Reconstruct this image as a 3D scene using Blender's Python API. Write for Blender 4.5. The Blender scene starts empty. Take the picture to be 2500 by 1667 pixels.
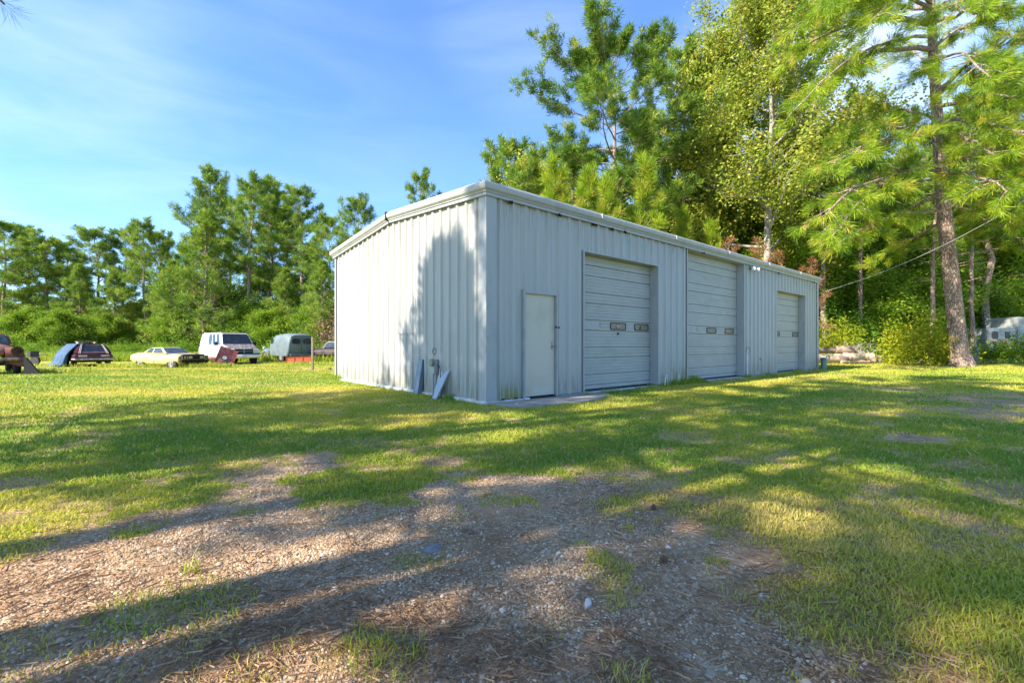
import bpy, math, random
import numpy as np
from mathutils import Vector, Matrix
# ------------------------------------------------------------------ camera, sky, sun
SC = bpy.context.scene
COL = SC.collection
F, HZ, CX, CH = 1111.0, 842.0, 1250.0, 1.06      # focal length and horizon in photo pixels, eye height
cam_d = bpy.data.cameras.new('camera'); cam = bpy.data.objects.new('camera', cam_d); COL.objects.link(cam)
cam.location = (0, 0, CH); cam.rotation_euler = (math.radians(90), 0, 0)
cam_d.sensor_width = 36; cam_d.lens = 36*F/2500; cam_d.shift_y = (HZ-833.5)/2500
cam_d.clip_start = 0.05; cam_d.clip_end = 3000
SC.camera = cam
SUN_EL = math.radians(37); SDX, SDY = 0.85, 0.527           # horizontal direction the light travels
n_ = math.hypot(SDX, SDY); SDX /= n_; SDY /= n_
sun_d = bpy.data.lights.new('sun', 'SUN'); sun = bpy.data.objects.new('sun', sun_d); COL.objects.link(sun)
sun_d.energy = 5.0; sun_d.angle = math.radians(0.55); sun_d.color = (1.0, 0.93, 0.80)
dirv = Vector((SDX*math.cos(SUN_EL), SDY*math.cos(SUN_EL), -math.sin(SUN_EL)))
sun.rotation_euler = dirv.to_track_quat('-Z', 'Y').to_euler()
W = bpy.data.worlds.new('World'); SC.world = W; W.use_nodes = True
wn, wl = W.node_tree.nodes, W.node_tree.links
wn.clear()
wo = wn.new('ShaderNodeOutputWorld'); bg = wn.new('ShaderNodeBackground'); sky = wn.new('ShaderNodeTexSky')
sky.sky_type = 'NISHITA'; sky.sun_disc = False; sky.sun_elevation = SUN_EL
sky.sun_rotation = math.atan2(-SDX, -SDY)
sky.air_density = 1.0; sky.dust_density = 0.6; sky.ozone_density = 2.5; sky.altitude = 100
bg.inputs[1].default_value = 0.125
tc = wn.new('ShaderNodeTexCoord')
def wmath(op, a, b=None, c=None):
    m = wn.new('ShaderNodeMath'); m.operation = op
    for i, v in enumerate((a, b, c)):
        if v is None: continue
        if isinstance(v, (int, float)): m.inputs[i].default_value = v
        else: wl.new(v, m.inputs[i])
    return m.outputs[0]
# thin high clouds: noise on the sky direction, stretched sideways, thicker in a few parts of the sky
mp = wn.new('ShaderNodeMapping'); mp.inputs['Rotation'].default_value = (0.25, 0.1, 0.5); mp.inputs['Scale'].default_value = (1.1, 1.4, 5.0)
wl.new(tc.outputs['Generated'], mp.inputs[0])
nz = wn.new('ShaderNodeTexNoise'); nz.inputs['Scale'].default_value = 1.9; nz.inputs['Detail'].default_value = 9; nz.inputs['Roughness'].default_value = 0.55; nz.inputs['Distortion'].default_value = 0.5
wl.new(mp.outputs[0], nz.inputs['Vector'])
def lobe(px, py, width, amp):
    d = Vector(((px-CX)/F, 1, (HZ-py)/F)).normalized()
    vm = wn.new('ShaderNodeVectorMath'); vm.operation = 'DOT_PRODUCT'
    wl.new(tc.outputs['Generated'], vm.inputs[0]); vm.inputs[1].default_value = d
    m = wn.new('ShaderNodeMapRange'); m.interpolation_type = 'SMOOTHSTEP'
    wl.new(vm.outputs['Value'], m.inputs[0]); m.inputs[1].default_value = math.cos(width); m.inputs[2].default_value = 1
    m.inputs[3].default_value = 0; m.inputs[4].default_value = amp
    return m.outputs[0]
s = wmath('ADD', lobe(60, 330, .36, .13), lobe(2080, 190, .30, .60))
s = wmath('ADD', s, lobe(1280, 40, .20, .16)); s = wmath('ADD', s, lobe(1750, 420, .3, .22))
s = wmath('ADD', s, lobe(420, 560, .6, .07))
cl = wmath('MULTIPLY', wmath('MAXIMUM', wmath('MULTIPLY', wmath('SUBTRACT', nz.outputs[0], 0.36), 3.2), 0.0), wmath('ADD', s, 0.03))
cl = wmath('MINIMUM', cl, 0.9)
mx = wn.new('ShaderNodeMix'); mx.data_type = 'RGBA'
wl.new(cl, mx.inputs[0])
tint = wn.new('ShaderNodeMix'); tint.data_type = 'RGBA'; tint.blend_type = 'MULTIPLY'; tint.inputs[0].default_value = 1
wl.new(sky.outputs[0], tint.inputs[6]); tint.inputs[7].default_value = (0.69, 0.93, 1.22, 1)
wl.new(tint.outputs[2], mx.inputs[6]); mx.inputs[7].default_value = (4.8, 5.5, 6.8, 1)
wl.new(mx.outputs[2], bg.inputs[0]); wl.new(bg.outputs[0], wo.inputs[0])
SC.view_settings.view_transform = 'Standard'; SC.view_settings.look = 'None'
SC.view_settings.gamma = 1; SC.view_settings.exposure = 1.32
SC.render.engine = 'CYCLES'
try:
    SC.cycles.max_bounces = 6; SC.cycles.diffuse_bounces = 3; SC.cycles.transmission_bounces = 3; SC.cycles.use_denoising = True
except Exception: pass

# ------------------------------------------------------------------ helpers
rng = np.random.default_rng(7); random.seed(7)
def sstep(a, b, x):
    t = np.clip((x-a)/(b-a), 0, 1); return t*t*(3-2*t)
def gz(x, y):                                     # the yard dips a little towards the parked cars
    return -0.17*sstep(13, 22, y)*sstep(-2, -9, x)
def _hash(ix, iy, seed):
    h = (ix.astype(np.int64)*374761393 + iy.astype(np.int64)*668265263 + seed*1442695041) & 0x7fffffff
    h = ((h ^ (h >> 13))*1274126177) & 0x7fffffff
    return ((h ^ (h >> 16)) & 0xffff)/65535.0
def vnoise(x, y, seed=0):
    ix, iy = np.floor(x), np.floor(y); fx, fy = x-ix, y-iy
    fx = fx*fx*(3-2*fx); fy = fy*fy*(3-2*fy)
    a, b = _hash(ix, iy, seed), _hash(ix+1, iy, seed); c, d = _hash(ix, iy+1, seed), _hash(ix+1, iy+1, seed)
    return (a*(1-fx)+b*fx)*(1-fy) + (c*(1-fx)+d*fx)*fy
def fbm(x, y, s, oct=4, seed=0):
    v = 0; a = .5; t = 0
    for i in range(oct):
        v = v + a*vnoise(x*s+i*17.3, y*s-i*9.1, seed+i); t += a; a *= .55; s *= 2.05
    return v/t
def gp(px, py):                                   # ground point seen at a place of the photo
    d = F*CH/(py-HZ)
    for _ in range(5):
        x = (px-CX)/F*d; d = F*(CH-float(gz(x, d)))/(py-HZ)
    return ((px-CX)/F*d, d)
def pt(px, py, d): return ((px-CX)/F*d, d, CH+(HZ-py)/F*d)

def tag(o, label=None, cat=None, group=None, kind=None):
    if label: o['label'] = label
    if cat: o['category'] = cat
    if group: o['group'] = group
    if kind: o['kind'] = kind
    return o
def empty(name, loc=(0, 0, 0), rz=0):
    o = bpy.data.objects.new(name, None); COL.objects.link(o); o.location = loc; o.rotation_euler = (0, 0, rz)
    o.empty_display_size = 0.2
    return o
def link(name, me, parent=None):
    o = bpy.data.objects.new(name, me); COL.objects.link(o)
    if parent: o.parent = parent
    return o
def np_mesh(name, V, Fc, mat, attrs=None, smooth=False):
    V = np.ascontiguousarray(V, dtype=np.float32); Fc = np.ascontiguousarray(Fc, dtype=np.int32)
    me = bpy.data.meshes.new(name); m, k = Fc.shape
    me.vertices.add(len(V)); me.vertices.foreach_set('co', V.ravel())
    me.loops.add(m*k); me.loops.foreach_set('vertex_index', Fc.ravel())
    me.polygons.add(m); me.polygons.foreach_set('loop_start', np.arange(0, m*k, k, dtype=np.int32))
    try: me.polygons.foreach_set('loop_total', np.full(m, k, dtype=np.int32))
    except Exception: pass
    if smooth: me.polygons.foreach_set('use_smooth', np.ones(m, dtype=bool))
    for nme, arr in (attrs or {}).items():
        a = me.attributes.new(nme, 'FLOAT', 'POINT'); a.data.foreach_set('value', np.ascontiguousarray(arr, dtype=np.float32))
    me.update(calc_edges=True)
    me.materials.append(mat)
    return me
class MB:
    def __init__(s): s.v = []; s.f = []
    def add(s, vs, fs):
        n = len(s.v); s.v += [tuple(v) for v in vs]; s.f += [tuple(i+n for i in f) for f in fs]; return s
    def box(s, c, d, rz=0, ry=0, rx=0):
        M = Matrix.Rotation(rz, 3, 'Z') @ Matrix.Rotation(ry, 3, 'Y') @ Matrix.Rotation(rx, 3, 'X')
        vs = [Vector(c)+M @ Vector((i*d[0]/2, j*d[1]/2, k*d[2]/2)) for i in (-1, 1) for j in (-1, 1) for k in (-1, 1)]
        return s.add(vs, [(0, 1, 3, 2), (4, 6, 7, 5), (0, 4, 5, 1), (2, 3, 7, 6), (0, 2, 6, 4), (1, 5, 7, 3)])
    def tube(s, pts, r, n=8, cap=True):
        rs = r if hasattr(r, '__len__') else [r]*len(pts)
        pts = [Vector(p) for p in pts]; rings = []; prev = None
        for i, p in enumerate(pts):
            t = (pts[min(i+1, len(pts)-1)]-pts[max(i-1, 0)]).normalized()
            a = prev if prev is not None else (Vector((0, 0, 1)) if abs(t.z) < .9 else Vector((1, 0, 0)))
            a = (a-t*a.dot(t)).normalized(); prev = a; b = t.cross(a)
            rings.append([p+(a*math.cos(2*math.pi*k/n)+b*math.sin(2*math.pi*k/n))*rs[i] for k in range(n)])
        return s.loft(rings, cap)
    def loft(s, rings, cap=True, closed=True):
        n = len(rings[0]); vs = [p for r in rings for p in r]; fs = []
        for i in range(len(rings)-1):
            for k in range(n if closed else n-1):
                k2 = (k+1) % n; fs.append((i*n+k, i*n+k2, (i+1)*n+k2, (i+1)*n+k))
        if cap: fs += [tuple(range(n))[::-1], tuple((len(rings)-1)*n+k for k in range(n))]
        return s.add(vs, fs)
    def prism(s, poly, d, origin=(0, 0, 0), ax=0):   # polygon in the (x,z) plane thickened along y (ax=0), in (y,z) along x (ax=1), in (x,y) along z (ax=2)
        o = Vector(origin)
        def P(a, b, c): return o+Vector(((a, c, b), (c, a, b), (a, b, c))[ax])
        return s.loft([[P(a, b, d[0]) for a, b in poly], [P(a, b, d[1]) for a, b in poly]])
    def disc(s, c, r, w, n=20, axis='y'):
        c = Vector(c); v = Vector((0, 1, 0)) if axis == 'y' else (Vector((1, 0, 0)) if axis == 'x' else Vector((0, 0, 1)))
        return s.tube([c-v*w/2, c+v*w/2], r, n)
    def ring(s, c, R, r, n=20, m=6, axis='y'):
        vs = []; fs = []
        for i in range(n):
            a = 2*math.pi*i/n
            for j in range(m):
                b = 2*math.pi*j/m; q = R+r*math.cos(b); h = r*math.sin(b)
                p = {'y': (q*math.cos(a), h, q*math.sin(a)), 'x': (h, q*math.cos(a), q*math.sin(a)), 'z': (q*math.cos(a), q*math.sin(a), h)}[axis]
                vs.append(Vector(c)+Vector(p)); fs.append((i*m+j, ((i+1) % n)*m+j, ((i+1) % n)*m+(j+1) % m, i*m+(j+1) % m))
        return s.add(vs, fs)
    def build(s, name, mat, parent=None, smooth=False, bevel=0, angle=35, loc=None, rz=0):
        me = bpy.data.meshes.new(name); me.from_pydata(s.v, [], s.f); me.update()
        import bmesh
        bm = bmesh.new(); bm.from_mesh(me); bmesh.ops.recalc_face_normals(bm, faces=bm.faces)
        if bevel:
            es = [e for e in bm.edges if len(e.link_faces) == 2 and e.calc_face_angle(0) > math.radians(30)]
            bmesh.ops.bevel(bm, geom=es, offset=bevel, segments=2, affect='EDGES', clamp_overlap=True)
        bm.to_mesh(me); bm.free(); me.materials.append(mat)
        if smooth:
            for p in me.polygons: p.use_smooth = True
            try: me.set_sharp_from_angle(angle=math.radians(angle))
            except Exception: pass
        o = link(name, me, parent)
        if loc is not None: o.location = loc; o.rotation_euler = (0, 0, rz)
        return o
# ------------------------------------------------------------------ materials
def nt(name):
    m = bpy.data.materials.new(name); m.use_nodes = True; t = m.node_tree
    return m, t, t.nodes, t.links, t.nodes['Principled BSDF']
def ramp(nodes, stops):
    r = nodes.new('ShaderNodeValToRGB'); e = r.color_ramp.elements
    e[0].position, e[0].color = stops[0][0], (*stops[0][1], 1); e[1].position, e[1].color = stops[-1][0], (*stops[-1][1], 1)
    for p, c in stops[1:-1]:
        q = e.new(p); q.color = (*c, 1)
    return r
def paint(name, col, col2=None, scale=3, mixlo=.45, mixhi=.6, rough=.5, metal=0, bump=0, bscale=40, stretch=(1, 1, 1), detail=6, spec=.5):
    m, t, N, L, b = nt(name)
    b.inputs['Roughness'].default_value = rough; b.inputs['Metallic'].default_value = metal
    b.inputs['Specular IOR Level'].default_value = spec
    tc = N.new('ShaderNodeTexCoord'); mp = N.new('ShaderNodeMapping'); mp.inputs['Scale'].default_value = stretch; L.new(tc.outputs['Object'], mp.inputs[0])
    n1 = N.new('ShaderNodeTexNoise'); n1.inputs['Scale'].default_value = scale; n1.inputs['Detail'].default_value = detail; n1.inputs['Roughness'].default_value = .62
    L.new(mp.outputs[0], n1.inputs['Vector'])
    c2 = col2 or tuple(c*.8 for c in col)
    r = ramp(N, [(mixlo, col), (mixhi, c2)]); L.new(n1.outputs[0], r.inputs[0]); L.new(r.outputs[0], b.inputs['Base Color'])
    if bump:
        n2 = N.new('ShaderNodeTexNoise'); n2.inputs['Scale'].default_value = bscale; n2.inputs['Detail'].default_value = 4; L.new(mp.outputs[0], n2.inputs['Vector'])
        bp = N.new('ShaderNodeBump'); bp.inputs['Strength'].default_value = bump; bp.inputs['Distance'].default_value = .02
        L.new(n2.outputs[0], bp.inputs['Height']); L.new(bp.outputs[0], b.inputs['Normal'])
    return m
def leafmat(name, stops, trans=.35, rough=.55):
    m, t, N, L, b = nt(name)
    a = N.new('ShaderNodeAttribute'); a.attribute_name = 'var'
    r = ramp(N, stops); L.new(a.outputs['Fac'], r.inputs[0]); L.new(r.outputs[0], b.inputs['Base Color'])
    b.inputs['Roughness'].default_value = rough; b.inputs['Specular IOR Level'].default_value = .25
    tr = N.new('ShaderNodeBsdfTranslucent'); L.new(r.outputs[0], tr.inputs[0])
    mx = N.new('ShaderNodeMixShader'); mx.inputs[0].default_value = trans
    L.new(b.outputs[0], mx.inputs[1]); L.new(tr.outputs[0], mx.inputs[2]); L.new(mx.outputs[0], N['Material Output'].inputs[0])
    return m
M = {}
M['siding'] = None
def siding():
    m, t, N, L, b = nt('painted_metal_siding')
    tc = N.new('ShaderNodeTexCoord')
    mp = N.new('ShaderNodeMapping'); mp.inputs['Scale'].default_value = (3, 3, .25); L.new(tc.outputs['Object'], mp.inputs[0])
    n1 = N.new('ShaderNodeTexNoise'); n1.inputs['Scale'].default_value = 3; n1.inputs['Detail'].default_value = 6; L.new(mp.outputs[0], n1.inputs['Vector'])
    r = ramp(N, [(.3, (.42, .415, .385)), (.55, (.395, .39, .36)), (.75, (.355, .348, .32))]); L.new(n1.outputs[0], r.inputs[0])
    # faint grime washed down from the gutter and up from the soil, plus moss at the foot by the corner
    sx = N.new('ShaderNodeSeparateXYZ'); L.new(tc.outputs['Object'], sx.inputs[0])
    def mr(v, a, b_, c, d):
        q = N.new('ShaderNodeMapRange'); q.interpolation_type = 'SMOOTHSTEP'; L.new(v, q.inputs[0])
        for i, k in enumerate((a, b_, c, d)): q.inputs[i+1].default_value = k
        return q.outputs[0]
    def mul(a, b_):
        q = N.new('ShaderNodeMath'); q.operation = 'MULTIPLY'; L.new(a, q.inputs[0])
        if isinstance(b_, float): q.inputs[1].default_value = b_
        else: L.new(b_, q.inputs[1])
        return q.outputs[0]
    n2 = N.new('ShaderNodeTexNoise'); n2.inputs['Scale'].default_value = 9; n2.inputs['Detail'].default_value = 5; L.new(mp.outputs[0], n2.inputs['Vector'])
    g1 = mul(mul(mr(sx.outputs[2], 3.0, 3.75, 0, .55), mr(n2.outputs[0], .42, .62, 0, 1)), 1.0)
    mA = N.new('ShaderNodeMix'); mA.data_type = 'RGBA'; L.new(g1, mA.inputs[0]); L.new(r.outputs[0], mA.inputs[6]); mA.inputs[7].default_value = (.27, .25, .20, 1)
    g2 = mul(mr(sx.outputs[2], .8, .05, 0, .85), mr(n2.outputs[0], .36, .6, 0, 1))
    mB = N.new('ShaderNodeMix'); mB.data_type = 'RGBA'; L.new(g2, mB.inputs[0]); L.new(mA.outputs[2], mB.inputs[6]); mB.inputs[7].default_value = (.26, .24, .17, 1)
    g3 = mul(mul(mr(sx.outputs[2], .38, .10, 0, 1), mr(sx.outputs[0], .2, .3, 0, 1)), mul(mr(sx.outputs[0], 1.0, .9, 0, 1), mr(n2.outputs[0], .3, .55, .3, 1)))
    g4 = mul(mul(mr(sx.outputs[2], .7, .10, 0, 1), mr(sx.outputs[0], 5.9, 6.3, 0, 1)), mul(mr(sx.outputs[0], 7.4, 7.2, 0, 1), mr(n2.outputs[0], .45, .6, 0, .8)))
    ad = N.new('ShaderNodeMath'); ad.operation = 'ADD'; ad.use_clamp = True; L.new(g3, ad.inputs[0]); L.new(g4, ad.inputs[1])
    mC = N.new('ShaderNodeMix'); mC.data_type = 'RGBA'; L.new(ad.outputs[0], mC.inputs[0]); L.new(mB.outputs[2], mC.inputs[6]); mC.inputs[7].default_value = (.22, .22, .06, 1)
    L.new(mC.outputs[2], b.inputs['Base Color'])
    b.inputs['Roughness'].default_value = .42; b.inputs['Specular IOR Level'].default_value = .4
    n3 = N.new('ShaderNodeTexNoise'); n3.inputs['Scale'].default_value = 1.6; n3.inputs['Detail'].default_value = 3; L.new(tc.outputs['Object'], n3.inputs['Vector'])
    bp = N.new('ShaderNodeBump'); bp.inputs['Strength'].default_value = .55; bp.inputs['Distance'].default_value = .03; L.new(n3.outputs[0], bp.inputs['Height']); L.new(bp.outputs[0], b.inputs['Normal'])
    return m
M['siding'] = siding()
M['trim'] = paint('trim_paint', (.36, .36, .345), (.26, .26, .245), scale=4, mixlo=.5, mixhi=.8, rough=.45, stretch=(1, 1, .5))
M['garage'] = paint('garage_door_paint', (.39, .385, .345), (.33, .325, .29), scale=2.5, mixlo=.4, mixhi=.7, rough=.5, stretch=(1, 1, 2.5))
M['cream'] = paint('cream_door_paint', (.53, .48, .375), (.43, .37, .26), scale=1.6, mixlo=.5, mixhi=.85, rough=.5)
M['black'] = paint('black_rubber', (.02, .02, .02), (.035, .03, .03), rough=.7)
M['dark'] = paint('dark_cavity', (.012, .012, .012), (.03, .025, .02), rough=.9)
M['ply'] = paint('dusty_plywood_pane', (.16, .12, .06), (.07, .045, .025), scale=14, rough=.35)
M['ply2'] = paint('faded_cardboard_pane', (.26, .20, .12), (.16, .12, .07), scale=20, rough=.4)
M['red'] = paint('faded_red', (.42, .13, .12), (.36, .16, .15), scale=9, rough=.6)
M['whitep'] = paint('white_plastic', (.75, .74, .70), (.6, .58, .52), scale=6, rough=.45)
M['steel'] = paint('dull_steel', (.35, .35, .34), (.2, .17, .14), scale=12, rough=.45, metal=.6)
M['concrete'] = paint('concrete', (.40, .36, .31), (.27, .235, .20), scale=3, mixlo=.35, mixhi=.7, rough=.9, bump=.5, bscale=60)
M['roof'] = paint('roof_sheet', (.45, .48, .5), (.35, .36, .37), rough=.5)
M['stone'] = paint('stone', (.42, .36, .30), (.28, .24, .20), scale=20, rough=.9)
def bark():
    m, t, N, L, b = nt('pine_bark')
    tc = N.new('ShaderNodeTexCoord'); mp = N.new('ShaderNodeMapping'); mp.inputs['Scale'].default_value = (1, 1, .35); L.new(tc.outputs['Object'], mp.inputs[0])
    v = N.new('ShaderNodeTexVoronoi'); v.feature = 'DISTANCE_TO_EDGE'; v.inputs['Scale'].default_value = 17
    nn = N.new('ShaderNodeTexNoise'); nn.inputs['Scale'].default_value = 5; nn.inputs['Detail'].default_value = 6; L.new(mp.outputs[0], nn.inputs['Vector'])
    mxv = N.new('ShaderNodeMix'); mxv.data_type = 'VECTOR'; mxv.inputs[0].default_value = .25; L.new(mp.outputs[0], mxv.inputs[4]); L.new(nn.outputs['Color'], mxv.inputs[5]); L.new(mxv.outputs[1], v.inputs['Vector'])
    r = ramp(N, [(0, (.22, .155, .125)), (.06, (.34, .25, .20)), (.2, (.50, .38, .31)), (.6, (.60, .47, .39))]); L.new(v.outputs['Distance'], r.inputs[0])
    r2 = ramp(N, [(.35, (.72, .66, .62)), (.65, (1.05, .98, .95))]); L.new(nn.outputs[0], r2.inputs[0])
    mm = N.new('ShaderNodeMix'); mm.data_type = 'RGBA'; mm.blend_type = 'MULTIPLY'; mm.inputs[0].default_value = 1; L.new(r.outputs[0], mm.inputs[6]); L.new(r2.outputs[0], mm.inputs[7])
    L.new(mm.outputs[2], b.inputs['Base Color']); b.inputs['Roughness'].default_value = .9
    mr = N.new('ShaderNodeMapRange'); L.new(v.outputs['Distance'], mr.inputs[0]); mr.inputs[2].default_value = .15
    bp = N.new('ShaderNodeBump'); bp.inputs['Strength'].default_value = .9; bp.inputs['Distance'].default_value = .04; L.new(mr.outputs[0], bp.inputs['Height']); L.new(bp.outputs[0], b.inputs['Normal'])
    return m
M['bark'] = bark()
M['barkg'] = paint('grey_bark', (.36, .32, .27), (.20, .17, .14), scale=6, rough=.9, bump=.6, bscale=25, stretch=(1, 1, .3))
M['needle'] = leafmat('pine_needles', [(0, (.07, .15, .022)), (.45, (.20, .32, .035)), (.8, (.36, .45, .05)), (1, (.48, .45, .08))], .42)
M['needle_bright'] = leafmat('yellow_green_pine_needles', [(0, (.09, .18, .014)), (.45, (.25, .38, .02)), (.8, (.46, .52, .03)), (1, (.54, .40, .08))], .42)  # yellower, brighter green of the big near pine and the young pines
M['leaf'] = leafmat('sweetgum_leaves', [(0, (.11, .18, .02)), (.45, (.27, .36, .04)), (.8, (.46, .46, .06)), (1, (.58, .42, .07))], .45)
M['leafd'] = leafmat('understory_leaves', [(0, (.07, .16, .015)), (.5, (.20, .35, .025)), (.85, (.38, .48, .035)), (1, (.50, .48, .06))], .45)
M['leafy'] = leafmat('yellow_green_leaves', [(0, (.17, .24, .015)), (.5, (.36, .42, .02)), (.85, (.58, .52, .03)), (1, (.70, .48, .05))], .5)
M['leafb'] = leafmat('dead_brown_leaves', [(0, (.15, .08, .04)), (.5, (.26, .14, .07)), (1, (.42, .30, .16))], .2)
M['leafo'] = leafmat('dead_orange_needles', [(0, (.16, .07, .03)), (.5, (.32, .14, .06)), (1, (.44, .26, .12))], .2)
M['grass'] = leafmat('grass_blades', [(0, (.19, .32, .035)), (.4, (.44, .46, .045)), (.75, (.64, .53, .09)), (.9, (.60, .48, .17)), (1, (.62, .48, .25))], .4)
M['fgrass'] = leafmat('tall_field_grass', [(0, (.18, .30, .025)), (.5, (.32, .40, .035)), (1, (.50, .48, .08))], .45)
M['litter'] = leafmat('fallen_pine_needles', [(0, (.22, .12, .055)), (.5, (.38, .22, .12)), (1, (.50, .34, .20))], .05)
M['pebble'] = leafmat('pebbles', [(0, (.22, .14, .075)), (.4, (.45, .30, .18)), (.9, (.60, .45, .29)), (1, (.74, .62, .46))], .0, .85)
# ------------------------------------------------------------------ ground
drive_px = [(-700,1560),(0,1372),(130,1330),(270,1262),(420,1212),(575,1180),(650,1140),(690,1120),(800,1108),(880,1150),(1000,1140),(1100,1120),(1250,1112),(1330,1122),(1440,1140),(1540,1175),
            (1480,1235),(1600,1255),(1700,1290),(1800,1340),(1900,1395),(2000,1450),(2080,1500),(2200,1560),(2300,1667),(2350,1800),(2600,2600),(-700,2600)]
drive = np.array([gp(a, b) for a, b in drive_px])
def poly_sd(x, y, P):                              # signed distance, positive inside
    d = np.full(x.shape, 1e9); ins = np.zeros(x.shape, bool); n = len(P)
    for i in range(n):
        a, b = P[i], P[(i+1) % n]; e = b-a
        t = np.clip(((x-a[0])*e[0]+(y-a[1])*e[1])/(e@e), 0, 1)
        d = np.minimum(d, np.hypot(x-a[0]-t*e[0], y-a[1]-t*e[1]))
        c = (a[1] > y) != (b[1] > y)
        with np.errstate(divide='ignore', invalid='ignore'):
            xi = (b[0]-a[0])*(y-a[1])/(b[1]-a[1]+1e-12)+a[0]
        ins ^= c & (x < xi)
    return np.where(ins, d, -d)
patches = []                                       # (x, y, rx, ry, strength) bare soil in the lawn, along the old wheel tracks
for px, py, rx, ry, s in [(2420,965,2.2,.4,.7),(1700,1000,.8,.15,.35),(2000,980,1.0,.2,.45),(2150,1010,1.2,.2,.5),(420,915,3.0,.5,.4),(150,960,2.,.3,.3),(520,1010,1.0,.2,.35),(900,1080,.6,.12,.5),(400,1130,.5,.1,.4),(180,1240,.4,.1,.5),(2180,950,1.3,.35,.8),(2330,1000,1.1,.3,.7),(2480,985,1.6,.5,.9),(2450,1010,1.2,.4,.7),(2230,1070,.5,.12,.9),(2050,915,1.6,.4,.45),(2350,1130,.45,.12,.6),(2200,1190,.4,.1,.5),
                          (2440,1200,.5,.12,.6),(1800,1120,.45,.1,.3),(1930,925,1.0,.25,.5),(1700,1215,.3,.08,.6),(1630,1290,.3,.08,.5),(1100,1125,.35,.12,.7),(1280,1130,.3,.1,.6),(700,1080,.4,.12,.5),
                          (240,1060,.35,.08,.7),(760,965,.9,.25,.4),(640,940,1.5,.4,.45),(560,925,1.5,.4,.35),(760,900,1.6,.5,.6),(700,905,1.8,.6,.4),(300,900,3,.5,.35),(1230,1000,.5,.15,.6),(1060,1000,.5,.15,.4),
                          (2010,925,.8,.25,.6),(1960,905,.9,.3,.9),(2290,893,1.6,.8,.6),(2110,885,4,1,.5),(1320,925,.5,.2,.3),(350,985,.5,.1,.3),(2060,1060,.4,.1,.4),(1900,1230,.4,.1,.3),(1560,1110,.35,.08,.4)]:
    x, y = gp(px, py); patches.append((x, y, rx, ry, s))
def bare(x, y):                                    # 0 lawn .. 1 bare gravel / soil
    e = (fbm(x, y, 1.6, 4, 3)-.5)*1.5 + (fbm(x, y, 7, 3, 9)-.5)*.7
    b = sstep(-.45, .35, poly_sd(x, y, drive)+e*.75)
    isl = sstep(.60, .72, fbm(x, y, 1.9, 4, 21))*.75                     # tufts surviving inside the gravel
    b = b*(1-isl*sstep(1.6, .1, np.abs(poly_sd(x, y, drive))))
    for (cx, cy, rx, ry, s) in patches:
        d = np.hypot((x-cx)/rx, (y-cy)/(ry*2.2))+ (fbm(x, y, 2.4, 3, 5)-.5)*1.6
        b = np.maximum(b, s*sstep(1.4, .1, d))
    sp = sstep(.56, .72, fbm(x, y, 2.6, 4, 31))*.55*sstep(18, 4, y)      # thin spots everywhere
    return np.clip(np.maximum(b, sp), 0, 1)
ISLE = [gp(900, 1178), gp(1240, 1135), gp(980, 1160)]
def bare2(x, y):
    b = bare(x, y)
    for (cx, cy), r in zip(ISLE, (.55, .35, .35)):
        d = np.hypot((x-cx)/1.3, (y-cy))/r + (fbm(x, y, 3.3, 3, 8)-.5)*1.4
        b = b*(1-.95*sstep(1.15, .6, d))
    return b
def litterf(x, y):                                 # fallen needles lie thickest along the left edge of the gravel and at its near end
    a = sstep(.42, .66, fbm(x, y, 1.3, 4, 44))
    l = a*.10 + .55*sstep(.52, .68, fbm(x, y, 1.1, 4, 47))*np.maximum(sstep(-.2, -1.2, x)*sstep(3.6, 1.0, y), .8*sstep(1.9, 1.3, y))
    for (px, py, r) in [(720,1530,.35),(600,1600,.3),(100,1480,.4),(1000,1520,.35),(1560,1610,.25),(60,1400,.4),(1700,1230,.5),(2100,1480,.5),(2250,1600,.4),(2340,905,2.),(1250,1600,.25)]:
        cx, cy = gp(px, py); l = np.maximum(l, .75*sstep(1.2, .1, np.hypot(x-cx, y-cy)/r+(fbm(x, y, 3, 3, 4)-.5)*1.3))
    return np.clip(l, 0, 1)
def micro(x, y):                                   # small bumps of the yard
    f = sstep(30, 12, np.hypot(x, y))
    return f*((fbm(x, y, .35, 3, 2)-.5)*.06 + (fbm(x, y, 2.2, 3, 6)-.5)*.022*sstep(14, 5, np.hypot(x, y)))
def nearbarn(x, y):                                # flat soil under the building
    s_ = (x+.45)*.764+(y-8.07)*.645; t_ = -(x+.45)*.645+(y-8.07)*.764
    d = np.maximum(np.maximum(-s_, s_-17.7), np.maximum(-t_, t_-7.7))
    return sstep(.2, 1.6, d)
def gh(x, y): return gz(x, y)+micro(x, y)*nearbarn(x, y)
def axis(lo, mid, hi, fine, grow):
    a = [0]; s = fine
    while a[-1] < hi: a.append(a[-1]+s); s = min(s*grow, 60)
    b = [0]; s = fine
    while b[-1] > lo: b.append(b[-1]-s); s = min(s*grow, 60)
    return np.array(b[:0:-1]+a)+mid
gxs = axis(-700, 0, 700, .035, 1.009); gys = axis(-60, 1.6, 1200, .03, 1.0095)
X, Y = np.meshgrid(gxs, gys); nx, ny = len(gxs), len(gys)
Z = gh(X, Y)
idx = np.arange(nx*ny).reshape(ny, nx)
Fg = np.stack([idx[:-1, :-1], idx[:-1, 1:], idx[1:, 1:], idx[1:, :-1]], -1).reshape(-1, 4)
BR = np.zeros_like(X); near = (np.hypot(X, Y) < 60)
BR[near] = bare2(X[near], Y[near])
LT = np.zeros_like(X); LT[near] = litterf(X[near], Y[near])
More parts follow.
